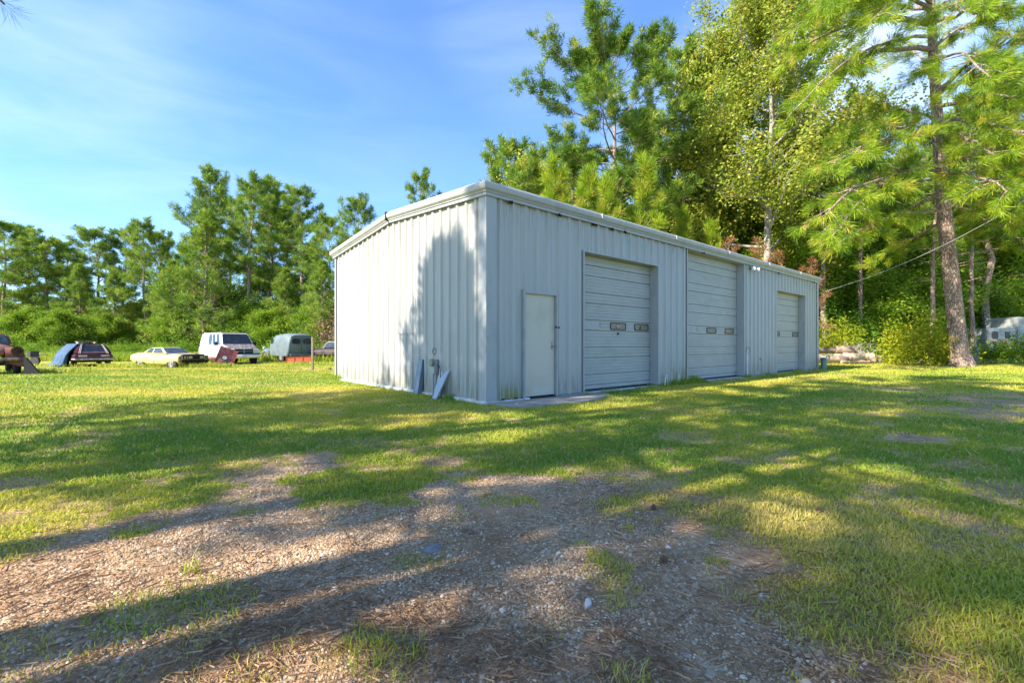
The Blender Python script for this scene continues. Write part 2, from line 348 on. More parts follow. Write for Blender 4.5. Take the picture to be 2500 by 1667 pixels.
def ground_mat():
    m, t, N, L, b = nt('lawn_and_gravel_soil')
    tc = N.new('ShaderNodeTexCoord')
    A = N.new('ShaderNodeAttribute'); A.attribute_name = 'bare'; B = N.new('ShaderNodeAttribute'); B.attribute_name = 'litter'
    def noise(sc, det=5, ro=.6, v=None):
        n = N.new('ShaderNodeTexNoise'); n.inputs['Scale'].default_value = sc; n.inputs['Detail'].default_value = det; n.inputs['Roughness'].default_value = ro
        L.new(v or tc.outputs['Object'], n.inputs['Vector']); return n.outputs[0]
    def mix(f, a, c, bt='MIX'):
        q = N.new('ShaderNodeMix'); q.data_type = 'RGBA'; q.blend_type = bt
        if isinstance(f, float): q.inputs[0].default_value = f
        else: L.new(f, q.inputs[0])
        for i, v in ((6, a), (7, c)):
            if isinstance(v, tuple): q.inputs[i].default_value = (*v, 1)
            else: L.new(v, q.inputs[i])
        return q.outputs[2]
    def rp(f, st):
        r = ramp(N, st); L.new(f, r.inputs[0]); return r.outputs[0]
    gr = rp(noise(.6, 6), [(.3, (.20, .29, .03)), (.5, (.38, .38, .04)), (.7, (.52, .43, .10))])
    gf = rp(noise(30, 4, .7), [(.3, (.45, .45, .4)), (.55, (1, 1, 1)), (.75, (1.5, 1.4, 1.3))])
    gr = mix(1.0, gr, gf, 'MULTIPLY')
    thatch = rp(noise(7, 5, .7), [(.5, (0, 0, 0)), (.72, (1, 1, 1))])
    gr = mix(thatch, gr, (.46, .34, .17))
    v = N.new('ShaderNodeTexVoronoi'); v.inputs['Scale'].default_value = 48; L.new(tc.outputs['Object'], v.inputs['Vector'])
    sep = N.new('ShaderNodeSeparateColor'); L.new(v.outputs['Color'], sep.inputs[0])
    peb = rp(sep.outputs[0], [(.0, (.26, .17, .10)), (.35, (.43, .29, .165)), (.75, (.57, .42, .26)), (.97, (.74, .66, .56))])
    v2 = N.new('ShaderNodeTexVoronoi'); v2.inputs['Scale'].default_value = 130; L.new(tc.outputs['Object'], v2.inputs['Vector'])
    sep2 = N.new('ShaderNodeSeparateColor'); L.new(v2.outputs['Color'], sep2.inputs[0])
    peb2 = rp(sep2.outputs[0], [(.0, (.22, .14, .08)), (.5, (.43, .29, .165)), (1., (.62, .46, .29))])
    so = rp(noise(2.2, 6), [(.35, (.40, .25, .14)), (.65, (.60, .42, .25))])
    pm = rp(noise(3.5, 5), [(.42, (0, 0, 0)), (.6, (1, 1, 1))])
    so = mix(.55, so, peb2); so2 = mix(.75, so, peb); so = mix(pm, so, so2)
    dk = rp(noise(1.1, 6, .65), [(.32, (.66, .60, .55)), (.6, (1.14, 1.06, .98))]); so = mix(1.0, so, dk, 'MULTIPLY')
    lit = rp(noise(60, 3, .7), [(.35, (.26, .14, .085)), (.6, (.44, .27, .17)), (.75, (.55, .40, .27))])
    lf = N.new('ShaderNodeMath'); lf.operation = 'MULTIPLY'; L.new(B.outputs['Fac'], lf.inputs[0]); lf.inputs[1].default_value = .4; so = mix(lf.outputs[0], so, lit)
    edge = N.new('ShaderNodeMath'); edge.operation = 'ADD'; L.new(A.outputs['Fac'], edge.inputs[0])
    em = N.new('ShaderNodeMath'); em.operation = 'MULTIPLY_ADD'; L.new(noise(22, 5, .75), em.inputs[0]); em.inputs[1].default_value = .8; em.inputs[2].default_value = -.4; L.new(em.outputs[0], edge.inputs[1])
    em2 = N.new('ShaderNodeMapRange'); em2.interpolation_type = 'SMOOTHSTEP'; L.new(edge.outputs[0], em2.inputs[0]); em2.inputs[1].default_value = .2; em2.inputs[2].default_value = .62
    L.new(mix(em2.outputs[0], gr, so), b.inputs['Base Color'])
    b.inputs['Roughness'].default_value = .95; b.inputs['Specular IOR Level'].default_value = .15
    hs = N.new('ShaderNodeMath'); hs.operation = 'MULTIPLY_ADD'; L.new(v.outputs['Distance'], hs.inputs[0]); hs.inputs[1].default_value = -.9; L.new(noise(90, 4, .7), hs.inputs[2])
    hs2 = N.new('ShaderNodeMath'); hs2.operation = 'MULTIPLY_ADD'; L.new(v2.outputs['Distance'], hs2.inputs[0]); hs2.inputs[1].default_value = -.5; L.new(hs.outputs[0], hs2.inputs[2])
    bp = N.new('ShaderNodeBump'); bp.inputs['Strength'].default_value = .9; bp.inputs['Distance'].default_value = .012; L.new(hs2.outputs[0], bp.inputs['Height']); L.new(bp.outputs[0], b.inputs['Normal'])
    return m
gme = np_mesh('ground', np.stack([X, Y, Z], -1).reshape(-1, 3), Fg, ground_mat(), {'bare': BR.ravel(), 'litter': LT.ravel()}, smooth=True)
tag(link('ground', gme), kind='structure')

def sector(n, r0, r1, amax=.92, p=1.0):            # random ground points, thinner with distance
    u = rng.random(n)
    r = r0*(r1/r0)**u if p == 1 else (r0**(1-p)+(r1**(1-p)-r0**(1-p))*u)**(1/(1-p))
    a = (rng.random(n)*2-1)*amax
    return r*np.sin(a), r*np.cos(a)
def inbarn(x, y, m=0.02):
    s_ = (x+.45)*.764+(y-8.07)*.645; t_ = -(x+.45)*.645+(y-8.07)*.764
    return (s_ > -m) & (s_ < 17.7+m) & (t_ > -m) & (t_ < 7.7+m)
def apron(x, y):
    s_ = (x+.45)*.764+(y-8.07)*.645; t_ = -(x+.45)*.645+(y-8.07)*.764
    return (s_ > .05) & (s_ < 2.35) & (t_ > -.85) & (t_ <= 0)
def blades(x, y, z, h, w, lean, var, seg=2):
    n = len(x); a = rng.random(n)*2*np.pi; la = rng.random(n)*2*np.pi
    wx, wy = np.cos(a)*w/2, np.sin(a)*w/2; lx, ly = np.cos(la)*lean*h, np.sin(la)*lean*h
    base = np.stack([x, y, z-.004], -1)
    p0 = base-np.stack([wx, wy, 0*w], -1); p1 = base+np.stack([wx, wy, 0*w], -1)
    mid = base+np.stack([lx*.35, ly*.35, h*.6], -1); p2 = mid+np.stack([wx*.8, wy*.8, 0*w], -1); p3 = mid-np.stack([wx*.8, wy*.8, 0*w], -1)
    tip = base+np.stack([lx, ly, h*np.sqrt(np.maximum(1-lean**2*.6, .05))], -1)
    V = np.stack([p0, p1, p2, p3, tip], 1).reshape(-1, 3); i = np.arange(n)*5
    T = np.concatenate([np.stack([i, i+1, i+2], -1), np.stack([i, i+2, i+3], -1), np.stack([i+3, i+2, i+4], -1)])
    return V, T, np.repeat(var, 5)
def stuff(name, parts, mat, label, cat):
    V = []; T = []; A = []; n = 0
    for v, t, a in parts: V.append(v); T.append(t+n); A.append(a); n += len(v)
    o = link(name, np_mesh(name, np.concatenate(V), np.concatenate(T), mat, {'var': np.concatenate(A)}))
    return tag(o, label, cat, kind='stuff')
# short mown lawn
parts = []
x, y = sector(620000, 1.25, 34)
b = bare2(x, y); k = (rng.random(len(x)) > b*1.15) & ~inbarn(x, y) & ~apron(x, y); x, y, b = x[k], y[k], b[k]
r = np.hypot(x, y)
h = (.015+.019*rng.random(len(x)))*(1+.35*sstep(3, 8, r))*(1+.5*(fbm(x, y, 1.7, 3, 71)))*(1-.35*b)*(1+.3*sstep(12, 25, r))
w = .0032+.0011*r
v = np.clip(.30+1.5*(fbm(x, y, .8, 4, 15)-.5)+.7*(fbm(x, y, .22, 3, 19)-.5)+.35*(rng.random(len(x))-.5)+.35*b, 0, .85); dry = rng.random(len(x)) < .10+.18*b; v[dry] = .85+.15*rng.random(dry.sum())
parts.append(blades(x, y, gh(x, y), h, w, .35+.5*rng.random(len(x)), v))
stuff('lawn_grass', parts, M['grass'], 'short mown green and yellow grass of the yard around the metal building', 'grass')
# weeds and longer clumps
parts = []
def clump(px, py, r, n, hh, var=.3, wd=.004):
    cx, cy = gp(px, py); rr = r*np.sqrt(rng.random(n)); a = rng.random(n)*6.283; x = cx+rr*np.cos(a)*1.3; y = cy+rr*np.sin(a)
    h = hh*(.4+.8*rng.random(n))*(1-.4*rr/r); v = np.clip(var+.25*rng.standard_normal(n), 0, 1)
    parts.append(blades(x, y, gh(x, y), h, np.full(n, wd), .3+.55*rng.random(n), v))
for c in [(430,1480,.24,420,.07),(340,1500,.16,200,.06),(500,1460,.14,160,.06),(468,1398,.035,28,.13),(560,1440,.02,5,.17,.8),(930,1590,.13,150,.085,.4),(960,1620,.10,90,.08),(890,1560,.08,70,.08,.5),(500,1560,.10,70,.05,.6),(620,1620,.10,60,.05,.6),
          (560,1650,.12,80,.05,.6),(520,1520,.09,40,.07,.5),(400,1640,.12,60,.05,.6),(250,1590,.12,60,.05,.6),(100,1640,.10,50,.05,.6),(1030,1365,.12,200,.035,.35),(995,1360,.08,100,.035,.4),(1415,1328,.04,50,.045,.2),(1475,1378,.035,45,.05,.15),(1750,1372,.05,70,.045,.2),
          (1185,1228,.035,40,.035),(610,1245,.07,70,.045),(590,1255,.06,60,.04),(1950,1165,.10,140,.09,.25,.006),(2110,1065,.08,90,.09,.35,.006),(1540,1060,.05,12,.16,.5),(2080,1520,.16,170,.09,.5),(2130,1560,.14,120,.08,.4),(2300,1560,.22,260,.09,.5),(2400,1500,.22,260,.09,.45),(2450,1600,.2,240,.09,.5),(2240,1500,.2,150,.07,.5),
          (2380,1420,.2,170,.07,.4),(1535,1655,.07,90,.08,.75),(2000,1560,.08,40,.06,.5),(820,1595,.08,40,.06,.6),(700,1570,.06,30,.06,.6),(1980,1500,.06,30,.06,.4),(60,1560,.12,60,.05,.6),(30,1600,.1,60,.06,.5)]:
    clump(*c)
def along(n, s0, s1, t0, t1, hh, var, wd, step=None):
    s = s0+(s1-s0)*rng.random(n); t = t0+(t1-t0)*rng.random(n)**2
    x = -.45+.764*s-.645*t; y = 8.07+.645*s+.764*t
    d = sstep(.35, .7, fbm(x, y, 1.7, 3, 80)); k = rng.random(n) < d+.1; x, y, d = x[k], y[k], d[k]; n = len(x)
    parts.append(blades(x, y, gh(x, y), hh*(.35+.9*rng.random(n))*(.5+d), np.full(n, wd), .3+.5*rng.random(n), np.clip(var+.22*rng.standard_normal(n), 0, 1)))
along(2600, 2.4, 17.8, -.02, -.22, .10, .22, .012); along(1500, 6.0, 7.8, -.02, -.2, .16, .2, .013); along(900, 13, 17.8, -.02, -.3, .08, .8, .012)
def along2(n, t0, t1, hh, var):
    t = t0+(t1-t0)*rng.random(n); s = -.04-.16*rng.random(n)**2
    x = -.45+.764*s-.645*t; y = 8.07+.645*s+.764*t
    parts.append(blades(x, y, gh(x, y), hh*(.3+.9*rng.random(n)), np.full(n, .010), .3+.5*rng.random(n), np.clip(var+.2*rng.standard_normal(n), 0, 1)))
along2(900, .3, 7.6, .05, .45); along2(160, .95, 1.15, .13, .1); along2(300, 7.0, 7.9, .22, .15)
for cx, cy, n, r_, hh in [(-20.3, 25.2, 1100, 2.0, .26), (-17.2, 25.0, 900, 1.4, .30), (-25, 26.2, 600, 2.2, .22), (-13.6, 29.6, 500, 2.0, .2), (-19.7, 19.6, 500, 1.5, .22), (-9, 16, 120, 2, .10)]:
    a = rng.random(n)*6.283; rr = r_*np.sqrt(rng.random(n)); x = cx+rr*np.cos(a)*1.3; y = cy+rr*np.sin(a)*.5
    parts.append(blades(x, y, gh(x, y), hh*(.4+.8*rng.random(n)), np.full(n, .03), .2+.5*rng.random(n), np.clip(.35+.25*rng.standard_normal(n), 0, 1)))
stuff('weeds', parts, M['grass'], 'loose green and straw coloured weed clumps in the gravel, round the cars and along the walls', 'weeds')
# uncut field behind the cars
n = 90000; y = 28.5+27*rng.random(n)**1.1; x = -y*1.2+(y*1.2-4)*rng.random(n)
k = (y > 30.5-.12*(x+14)+fbm(x, y, .3, 3, 5)*3) ; x, y = x[k], y[k]; n = len(x)
parts = [blades(x, y, gh(x, y), (.28+.55*rng.random(n))*(.6+.8*fbm(x, y, .25, 3, 55)), np.full(n, .045), .2+.4*rng.random(n), np.clip(fbm(x, y, .4, 3, 66)*1.1-.1+.3*(rng.random(n)-.5), 0, 1))]
stuff('field_grass', parts, M['fgrass'], 'tall uncut yellow green grass of the field behind the parked cars', 'grass')
# fallen needles
x, y = sector(230000, 1.2, 9); l = litterf(x, y); k = rng.random(len(x)) < .045+l*.24; x, y = x[k], y[k]; n = len(x)
a = rng.random(n)*6.283; L_ = .05+.06*rng.random(n); r = np.hypot(x, y); w = .0003+.00018*r
z = gh(x, y)+.003+.010*rng.random(n)
d = np.stack([np.cos(a), np.sin(a)], -1); P = np.stack([x, y], -1)
c = np.stack([-d[:, 1], d[:, 0]], -1)*w[:, None]/2
V = np.stack([np.concatenate([P-d*L_[:, None]/2-c, z[:, None]], 1), np.concatenate([P-d*L_[:, None]/2+c, z[:, None]+.001], 1), np.concatenate([P+d*L_[:, None]/2+c, z[:, None]+.012*rng.random((n, 1))], 1), np.concatenate([P+d*L_[:, None]/2-c, z[:, None]+.004], 1)], 1).reshape(-1, 3)
i = np.arange(n)*4
stuff('pine_straw', [(V, np.concatenate([np.stack([i, i+1, i+2], -1), np.stack([i, i+2, i+3], -1)]), np.repeat(rng.random(n), 4))], M['litter'], 'fallen orange brown pine needles scattered over the gravel drive', 'pine straw')
# gravel
x, y = sector(140000, 1.2, 8); b = bare2(x, y); l = litterf(x, y); k = (rng.random(len(x)) < sstep(-.3, .5, poly_sd(x, y, drive))*sstep(.3, .8, b)*(1-.45*l)*(.28+.62*sstep(.40, .66, fbm(x, y, 1.4, 4, 90)))) & ~inbarn(x, y); x, y = x[k], y[k]; n = len(x)
sz = .0024+.0042*rng.random(n)**2+.0012*np.hypot(x, y)**.8; big = rng.random(n) < .008; sz[big] *= 1.6+1.4*rng.random(big.sum())
O = np.array([(1, 0, 0), (-1, 0, 0), (0, 1, 0), (0, -1, 0), (0, 0, .7), (0, 0, -.6), ], float)
O = np.array([(1,0,0),(.5,.87,.1),(-.5,.87,-.1),(-1,0,.1),(-.5,-.87,0),(.5,-.87,.1),(.35,.2,.6),(-.35,.25,.65),(0,-.4,.6)], float)
ft = np.array([(0,1,6),(1,2,7),(1,7,6),(2,3,7),(3,4,8),(3,8,7),(4,5,8),(5,0,6),(5,6,8),(6,7,8)])
V = O[None]*(1+.45*(rng.random((n, 9, 3))-.5)); a = rng.random(n)*6.283; ca, sa = np.cos(a)[:, None], np.sin(a)[:, None]
asp = .6+.5*rng.random((n, 1))
Vx = V[:, :, 0]*asp; Vr = np.stack([(Vx*ca-V[:, :, 1]*sa), (Vx*sa+V[:, :, 1]*ca), V[:, :, 2]], -1)*sz[:, None, None]
Vr += np.stack([x, y, gh(x, y)+sz*.15], -1)[:, None]
stuff('gravel', [(Vr.reshape(-1, 3), (ft[None]+(np.arange(n)*9)[:, None, None]).reshape(-1, 3), np.repeat(np.clip(.5+.3*rng.standard_normal(n), 0, 1), 9))], M['pebble'], 'tan and grey pebbles of the gravel drive in front', 'gravel')
# a few single stones, cones and a stick in the foreground
def rock(name, px, py, s, mat, label, cat, flat=.6, loc=None):
    x, y = loc if loc else gp(px, py); mb = MB(); rings = []
    for j, (zz, q) in enumerate(((-.3, .7), (0, 1), (.5, .85), (.85, .5), (1, .15))):
        rings.append([(s*q*math.cos(k*.785)*(1+.3*random.uniform(-1, 1)), s*q*.7*math.sin(k*.785)*(1+.3*random.uniform(-1, 1)), s*flat*zz) for k in range(8)])
    mb.loft(rings); o = mb.build(name, mat, loc=(x, y, float(gh(np.array(x), np.array(y)))), rz=random.random()*6); tag(o, label, cat)
M['palestone'] = paint('pale_stone', (.62, .56, .50), (.45, .40, .35), scale=30, rough=.85)
M['bluestone'] = paint('blue_grey_stone', (.24, .22, .20), (.17, .16, .14), scale=30, rough=.85)
rock('stone', 1054, 1330, .07, M['bluestone'], 'flat grey stone half buried beside a grass tuft in the gravel', 'stone', .2)
rock('stone', 1435, 1478, .022, M['palestone'], 'pointed pale pink stone standing in the near gravel', 'stone', 1.6)
rock('stone', 1862, 1452, .022, M['palestone'], 'whitest chip in the loose group of stones on the right of the drive', 'stone')
rock('stone', 1630, 1332, .02, M['palestone'], 'small pale stone just left of the dry stick', 'stone')
rock('stone', 2025, 1370, .017, M['palestone'], 'single white stone lying in the shaded grass', 'stone')
rock('stone', 1950, 1645, .018, M['bluestone'], 'grey pebble in the sandy patch nearest the camera', 'stone', .8)
for px, py, lb in [(1596, 1243, 'brown pine cone on the grassy tuft at the upper right of the gravel'), (2000, 1248, 'dark pine cone in the shaded lawn'), (1620, 1370, 'reddish pine cone scrap beside the dry stick')]:
    x, y = gp(px, py); mb = MB()
    for k in range(26):
        a = k*2.4; zz = .008+.030*k/26; q = .015*math.sin(math.pi*(.2+.75*k/26))
        mb.box((q*math.cos(a), q*math.sin(a), zz), (.011, .008, .003), rz=a, ry=.5)
    mb.tube([(0, 0, 0), (0, 0, .038)], [.006, .003], 6)
    tag(mb.build('pine_cone', M['leafo'] if 0 else paint('cone_brown', (.16, .08, .045), (.08, .045, .03)), loc=(x, y, float(gh(np.array(x), np.array(y)))), rz=1), lb, 'pine cone')
x, y = gp(1648, 1352)
tag(MB().tube([(-.01, -.05, .006), (0, 0, .012), (.004, .055, .006)], [.006, .007, .004], 6).build('dry_stick', paint('stick_wood', (.32, .24, .17), (.2, .15, .1)), loc=(x, y, float(gh(np.array(x), np.array(y))))), 'short dry stick lying in the gravel', 'stick')
# ------------------------------------------------------------------ metal building (local x along the front, local y towards the back)
BX, BY, BA = -.45, 8.07, math.atan2(.645, .764)
BL, BW, EZ, RISE = 17.7, 7.65, 3.76, .30
barn = empty('metal_building', (BX, BY, 0), BA)
tag(barn, 'white ribbed metal workshop with three roll up doors and a cream entry door', 'building')
ux, uy = math.cos(BA), math.sin(BA)
def fs(px, off=0.0):                                # photo column -> distance along the front wall
    k = (px-CX)/F; ox, oy = BX-uy*off, BY+ux*off
    return (k*oy-ox)/(ux-k*uy)
def fz(px, py, off=0.0):
    s_ = fs(px, off); d = BY+ux*off+uy*s_; return CH+(HZ-py)/F*d
def gt(px):                                         # photo column -> distance along the gable wall
    k = (px-CX)/F; return (k*BY-BX)/(-uy-k*ux)
def ribprof(a0, a1, breaks=()):
    P = .305; pts = [(a0, 0.0)]; k = math.ceil((a0+.02)/P)
    while k*P < a1-.02:
        c = k*P
        for dx, h in ((-.056, 0), (-.026, .036), (.026, .036), (.056, 0)):
            if a0 < c+dx < a1: pts.append((c+dx, h))
        for dx in (.115, .19):                      # two faint stiffening beads in the pan
            for e, h in ((-.012, 0), (0, .006), (.012, 0)):
                if a0 < c+dx+e < a1: pts.append((c+dx+e, h))
        k += 1
    pts.append((a1, 0.0))
    for bk in breaks:
        for i in range(len(pts)-1):
            if pts[i][0] < bk < pts[i+1][0]:
                t = (bk-pts[i][0])/(pts[i+1][0]-pts[i][0]); pts.insert(i+1, (bk, pts[i][1]*(1-t)+pts[i+1][1]*t)); break
    return pts
D1 = (fs(1424), fs(1604), 3.05); D2 = (fs(1676), fs(1814), 3.68); D3 = (fs(1894.5), fs(1963.5), 3.05)
DM = (fs(1275.5), fs(1359), 2.07)
ops = [D1, D2, D3, DM]
mb = MB()
pr = ribprof(.0, BL, [e for o in ops for e in o[:2]])
for (a, ha), (b, hb) in zip(pr[:-1], pr[1:]):
    m_ = (a+b)/2; z0 = .05
    for o in ops:
        if o[0]-1e-4 < m_ < o[1]+1e-4: z0 = o[2]
    mb.add([(a, -ha, z0), (b, -hb, z0), (b, -hb, EZ+.02), (a, -ha, EZ+.02)], [(0, 1, 2, 3)])
mb.build('front_wall', M['siding'], barn)
def rz_(t): return EZ+RISE*(1-abs(t-BW/2)/(BW/2))
for nm, xx, sg in (('gable_wall', 0, -1), ('gable_wall', BL, 1)):
    mb = MB(); pr = ribprof(0, BW, [BW/2])
    for (a, ha), (b, hb) in zip(pr[:-1], pr[1:]):
        mb.add([(xx+sg*ha, a, .05), (xx+sg*hb, b, .05), (xx+sg*hb, b, rz_(b)+.02), (xx+sg*ha, a, rz_(a)+.02)], [(0, 1, 2, 3)])
    mb.build(nm, M['siding'], barn)
mb = MB(); pr = ribprof(0, BL)
for (a, ha), (b, hb) in zip(pr[:-1], pr[1:]): mb.add([(a, BW+ha, .05), (b, BW+hb, .05), (b, BW+hb, EZ+.02), (a, BW+ha, EZ+.02)], [(0, 1, 2, 3)])
mb.build('back_wall', M['siding'], barn)
mb = MB()
for x0, x1, t0, t1 in ((-.05, BL+.05, -.02, BW/2), (-.05, BL+.05, BW/2, BW+.02)):
    za, zb = (EZ+.21, EZ+.21+RISE) if t0 < 0 else (EZ+.21+RISE, EZ+.21)
    mb.add([(x0, t0, za), (x1, t0, za), (x1, t1, zb), (x0, t1, zb), (x0, t0, za-.03), (x1, t0, za-.03), (x1, t1, zb-.03), (x0, t1, zb-.03)],
           [(0, 1, 2, 3), (7, 6, 5, 4), (0, 4, 5, 1), (2, 6, 7, 3), (1, 5, 6, 2), (0, 3, 7, 4)])
mb.build('roof', M['roof'], barn)
# swept eave gutter and rake trim
PROF = [(.036, -.03), (.075, -.03), (.075, .022), (.095, .030), (.095, .045), (.105, .055), (.130, .080), (.145, .12), (.145, .16), (.13, .19), (.10, .212), (-.03, .222), (-.03, .20), (.10, .19), (.10, .06), (.036, 0)]
def sweep(path):                                    # path of (x, y, z, outward x, outward y)
    return [[(x+ox*o, y+oy*o, z+h) for o, h in PROF] for x, y, z, ox, oy in path]
E = EZ-.04
MB().loft(sweep([(0, 0, E, -1, -1), (5.9, 0, E, 0, -1), (11.8, 0, E, 0, -1), (BL, 0, E, 1, -1)])).build('gutter', M['trim'], barn, smooth=True, angle=22)
MB().loft(sweep([(0, 0, E, -1, -1), (0, BW/2-.012, E+RISE, -1, 0)])).build('rake_trim', M['trim'], barn, smooth=True, angle=22)
MB().loft(sweep([(0, BW/2+.012, E+RISE-.004, -1, 0), (0, BW, E, -1, 1)])).build('rake_trim', M['trim'], barn, smooth=True, angle=22)
MB().loft(sweep([(BL, 0, E, 1, -1), (BL, BW/2, E+RISE, 1, 0), (BL, BW, E, 1, 1)])).build('rake_trim', M['trim'], barn, smooth=True, angle=22)
MB().box((-.10, BW/2, E+RISE+.12), (.11, .05, .2)).build('rake_joint', M['dark'], barn)
# seams in the gutter
for sx in (3.05, 6.1, 9.15, 12.2, 15.25):
    MB().box((sx, -.131, E+.14), (.05, .078, .11)).build('gutter_joint', M['trim'], barn)
# corner trims
for cx, cy, a, b in ((0, 0, -1, -1), (BL, 0, 1, -1)):
    mb = MB(); mb.box((cx+a*.039, cy+.0715, EZ/2+.03), (.004, .227, EZ-.06)); mb.box((cx-a*.075, cy-.040, EZ/2+.03), (.225 if a < 0 else .2, .004, EZ-.06))
    mb.box((cx-a*.19 if a < 0 else cx-.175, cy-.032, EZ/2+.03), (.006, .02, EZ-.06))
    mb.build('corner_trim', M['trim'], barn)
MB().box((-.036, BW-.06, EZ/2+.03), (.004, .12, EZ-.06)).build('corner_trim', M['trim'], barn)
# foundation curb
mb = MB(); mb.box((-.012, BW/2, 0), (.10, BW+.1, .13)); mb.box((.5, .01, -.0), (1.0, .13, .12)); mb.box((BL/2, .06, -.02), (BL, .16, .11)); mb.box((BL, BW/2, 0), (.1, BW+.1, .12))
mb.build('foundation', paint('foundation_paint', (.60, .60, .58), (.42, .38, .33), scale=5, rough=.85, bump=.4), barn, bevel=.008)
# garage doors
def garage(op, first, top_pat, wins, patch=None, rec=.20):
    s0, s1, zt = op
    zp = []; z = zt; k = 0                            # alternating narrow and wide bands
    g = empty('garage_door'); g.parent = barn
    bands = []; hN, hW = .235, .375
    narrow = top_pat
    zz = first                                        # z of the lower seam of the window band
    lo = zz; seq = []
    n_ = True; z = zz
    ups = [z]
    while z < zt: z += hN if n_ else hW; n_ = not n_; ups.append(min(z, zt))
    dn = []; z = zz; n_ = False
    while z > .07: z -= hW if not n_ else hN; n_ = not n_; dn.append(max(z, .07))
    seams = sorted(set(round(q, 4) for q in ups+dn))
    prof = []
    for a, b in zip(seams[:-1], seams[1:]):
        if b-a < .02: continue
        prof += [(a, .05), (a+.008, .05), (a+.010, 0)]
        nr = max(1, int((b-a)/.075)); st = (b-a)/nr
        for i in range(1, nr): c = a+i*st; prof += [(c-.010, 0), (c-.004, .0055), (c+.004, .0055), (c+.010, 0)]
        prof += [(b-.006, 0), (b-.005, .05)]
    prof.append((seams[-1], .05))
    mb = MB(); ra = [(s0+.012, rec+o, z) for z, o in prof]; rb = [(s1-.012, rec+o, z) for z, o in prof]
    mb.loft([ra, rb], cap=False, closed=False); d = mb.build('panels', M['garage'], g)
    MB().box(((s0+s1)/2, rec+.03, .045), (s1-s0-.03, .05, .05)).build('bottom_seal', M['black'], g)
    for a, b, paneM in wins:
        sa, sb = a, b; cz = zz+hN/2; hh = .155; rr = .035
        def rrect(w, h, r):
            out = []
            for cx, cy, a0 in ((w/2-r, h/2-r, 0), (-w/2+r, h/2-r, 90), (-w/2+r, -h/2+r, 180), (w/2-r, -h/2+r, 270)):
                for q in range(0, 91, 30): out.append((cx+r*math.cos(math.radians(a0+q)), cy+r*math.sin(math.radians(a0+q))))
            return out
        c = (sa+sb)/2; w = sb-sa
        oA = [(c+p, rec-.014, cz+q) for p, q in rrect(w, hh+.02, rr+.01)]; iA = [(c+p, rec-.014, cz+q) for p, q in rrect(w-.035, hh-.02, rr)]
        oB = [(x, rec+.004, z) for x, y, z in oA]; iB = [(x, rec-.002, z) for x, y, z in iA]
        wn_ = MB().loft([oB, oA, iA, iB], cap=False).build('window', M['black'], g)
        me = MB().loft([[(x, rec-.004, z) for x, y, z in iA], [(x, rec-.002, z) for x, y, z in iA]]).build('pane', paneM, wn_)
    if patch:
        MB().box(((patch[0]+patch[1])/2, rec-.003, zz+hN/2+.0), (patch[1]-patch[0], .012, hN-.03)).build('patch_panel', M['trim'], g, bevel=.003)
        MB().box((patch[1], rec-.006, zz+hN/2+.02), (.008, .014, hN-.10)).build('patch_edge', M['dark'], g)
    # jambs and header reveal with edge trim
    mb = MB()
    mb.box((s0-.004+.006, rec/2-.02, zt/2+.03), (.008, rec+.04, zt-.06)); mb.box((s1+.0, rec/2-.02, zt/2+.03), (.008, rec+.04, zt-.06))
    mb.box((s0-.022, -.0365, zt/2+.04), (.045, .005, zt-.05)); mb.box((s1+.030, -.0365, zt/2+.04), (.06, .005, zt-.05))
    mb.box(((s0+s1)/2, rec/2-.02, zt+.004), (s1-s0, rec+.04, .008))
    mb.box(((s0+s1)/2, -.0385, zt+.020), (s1-s0+.09, .005, .035))
    mb.build('door_trim', M['trim'], g)
    return g
R = .20
zw = fz(1500, 808.5, R)
g1 = garage(D1, zw, 0, [(fs(1489.5, R), fs(1527.5, R), M['ply2']), (fs(1548.5, R), fs(1582.5, R), M['ply2'])], (D1[0]+.02, fs(1464, R)))
g1['label'] = None; del g1['label']
c = (fs(1508, R)); zc = zw+.122
MB().box((c, R-.0105, zc-.005), (.13, .003, .095)).build('sticker', M['red'], g1)
mb = MB(); mb.box((c-.004, R-.0135, zc-.01), (.075, .003, .026)); mb.box((c-.03, R-.0135, zc+.004), (.02, .003, .03)); mb.box((c+.03, R-.0135, zc+.002), (.02, .003, .028)); mb.build('sticker_print', M['whitep'], g1)
MB().box((c, R-.0165, zc-.008), (.04, .003, .010)).build('sticker_bar', M['dark'], g1)
mb = MB(); mb.box((c-.008, R-.012, zw-.055), (.016, .02, .05), ry=.25); mb.box((c+.014, R-.012, zw-.055), (.016, .02, .045), ry=-.1); mb.build('lock_hole', M['dark'], g1)
c2 = fs(1562, R)
mb = MB(); mb.add([(c2-.045, R-.0105, zw+.06), (c2+.02, R-.0105, zw+.06), (c2+.035, R-.0105, zw+.13), (c2+.02, R-.0105, zw+.165), (c2-.01, R-.0105, zw+.12)], [(0, 1, 2, 3, 4)]); mb.build('broken_pane', M['dark'], g1)
g2 = garage(D2, zw+.0, 0, [(fs(1725, R), fs(1748, R), M['ply']), (fs(1769.5, R), fs(1790.5, R), M['ply2'])], (D2[0]+.02, fs(1701, R)))
g3 = garage(D3, zw-.02, 0, [(fs(1896.5, R), fs(1902, R)+.02, M['ply']), (fs(1934, R), fs(1948, R), M['bluestone'])])
g3['label'] = 'small narrow garage door at the far end'
g1['label'] = 'garage door with a red sticker in its window'; g2['label'] = 'tallest garage door in the middle'
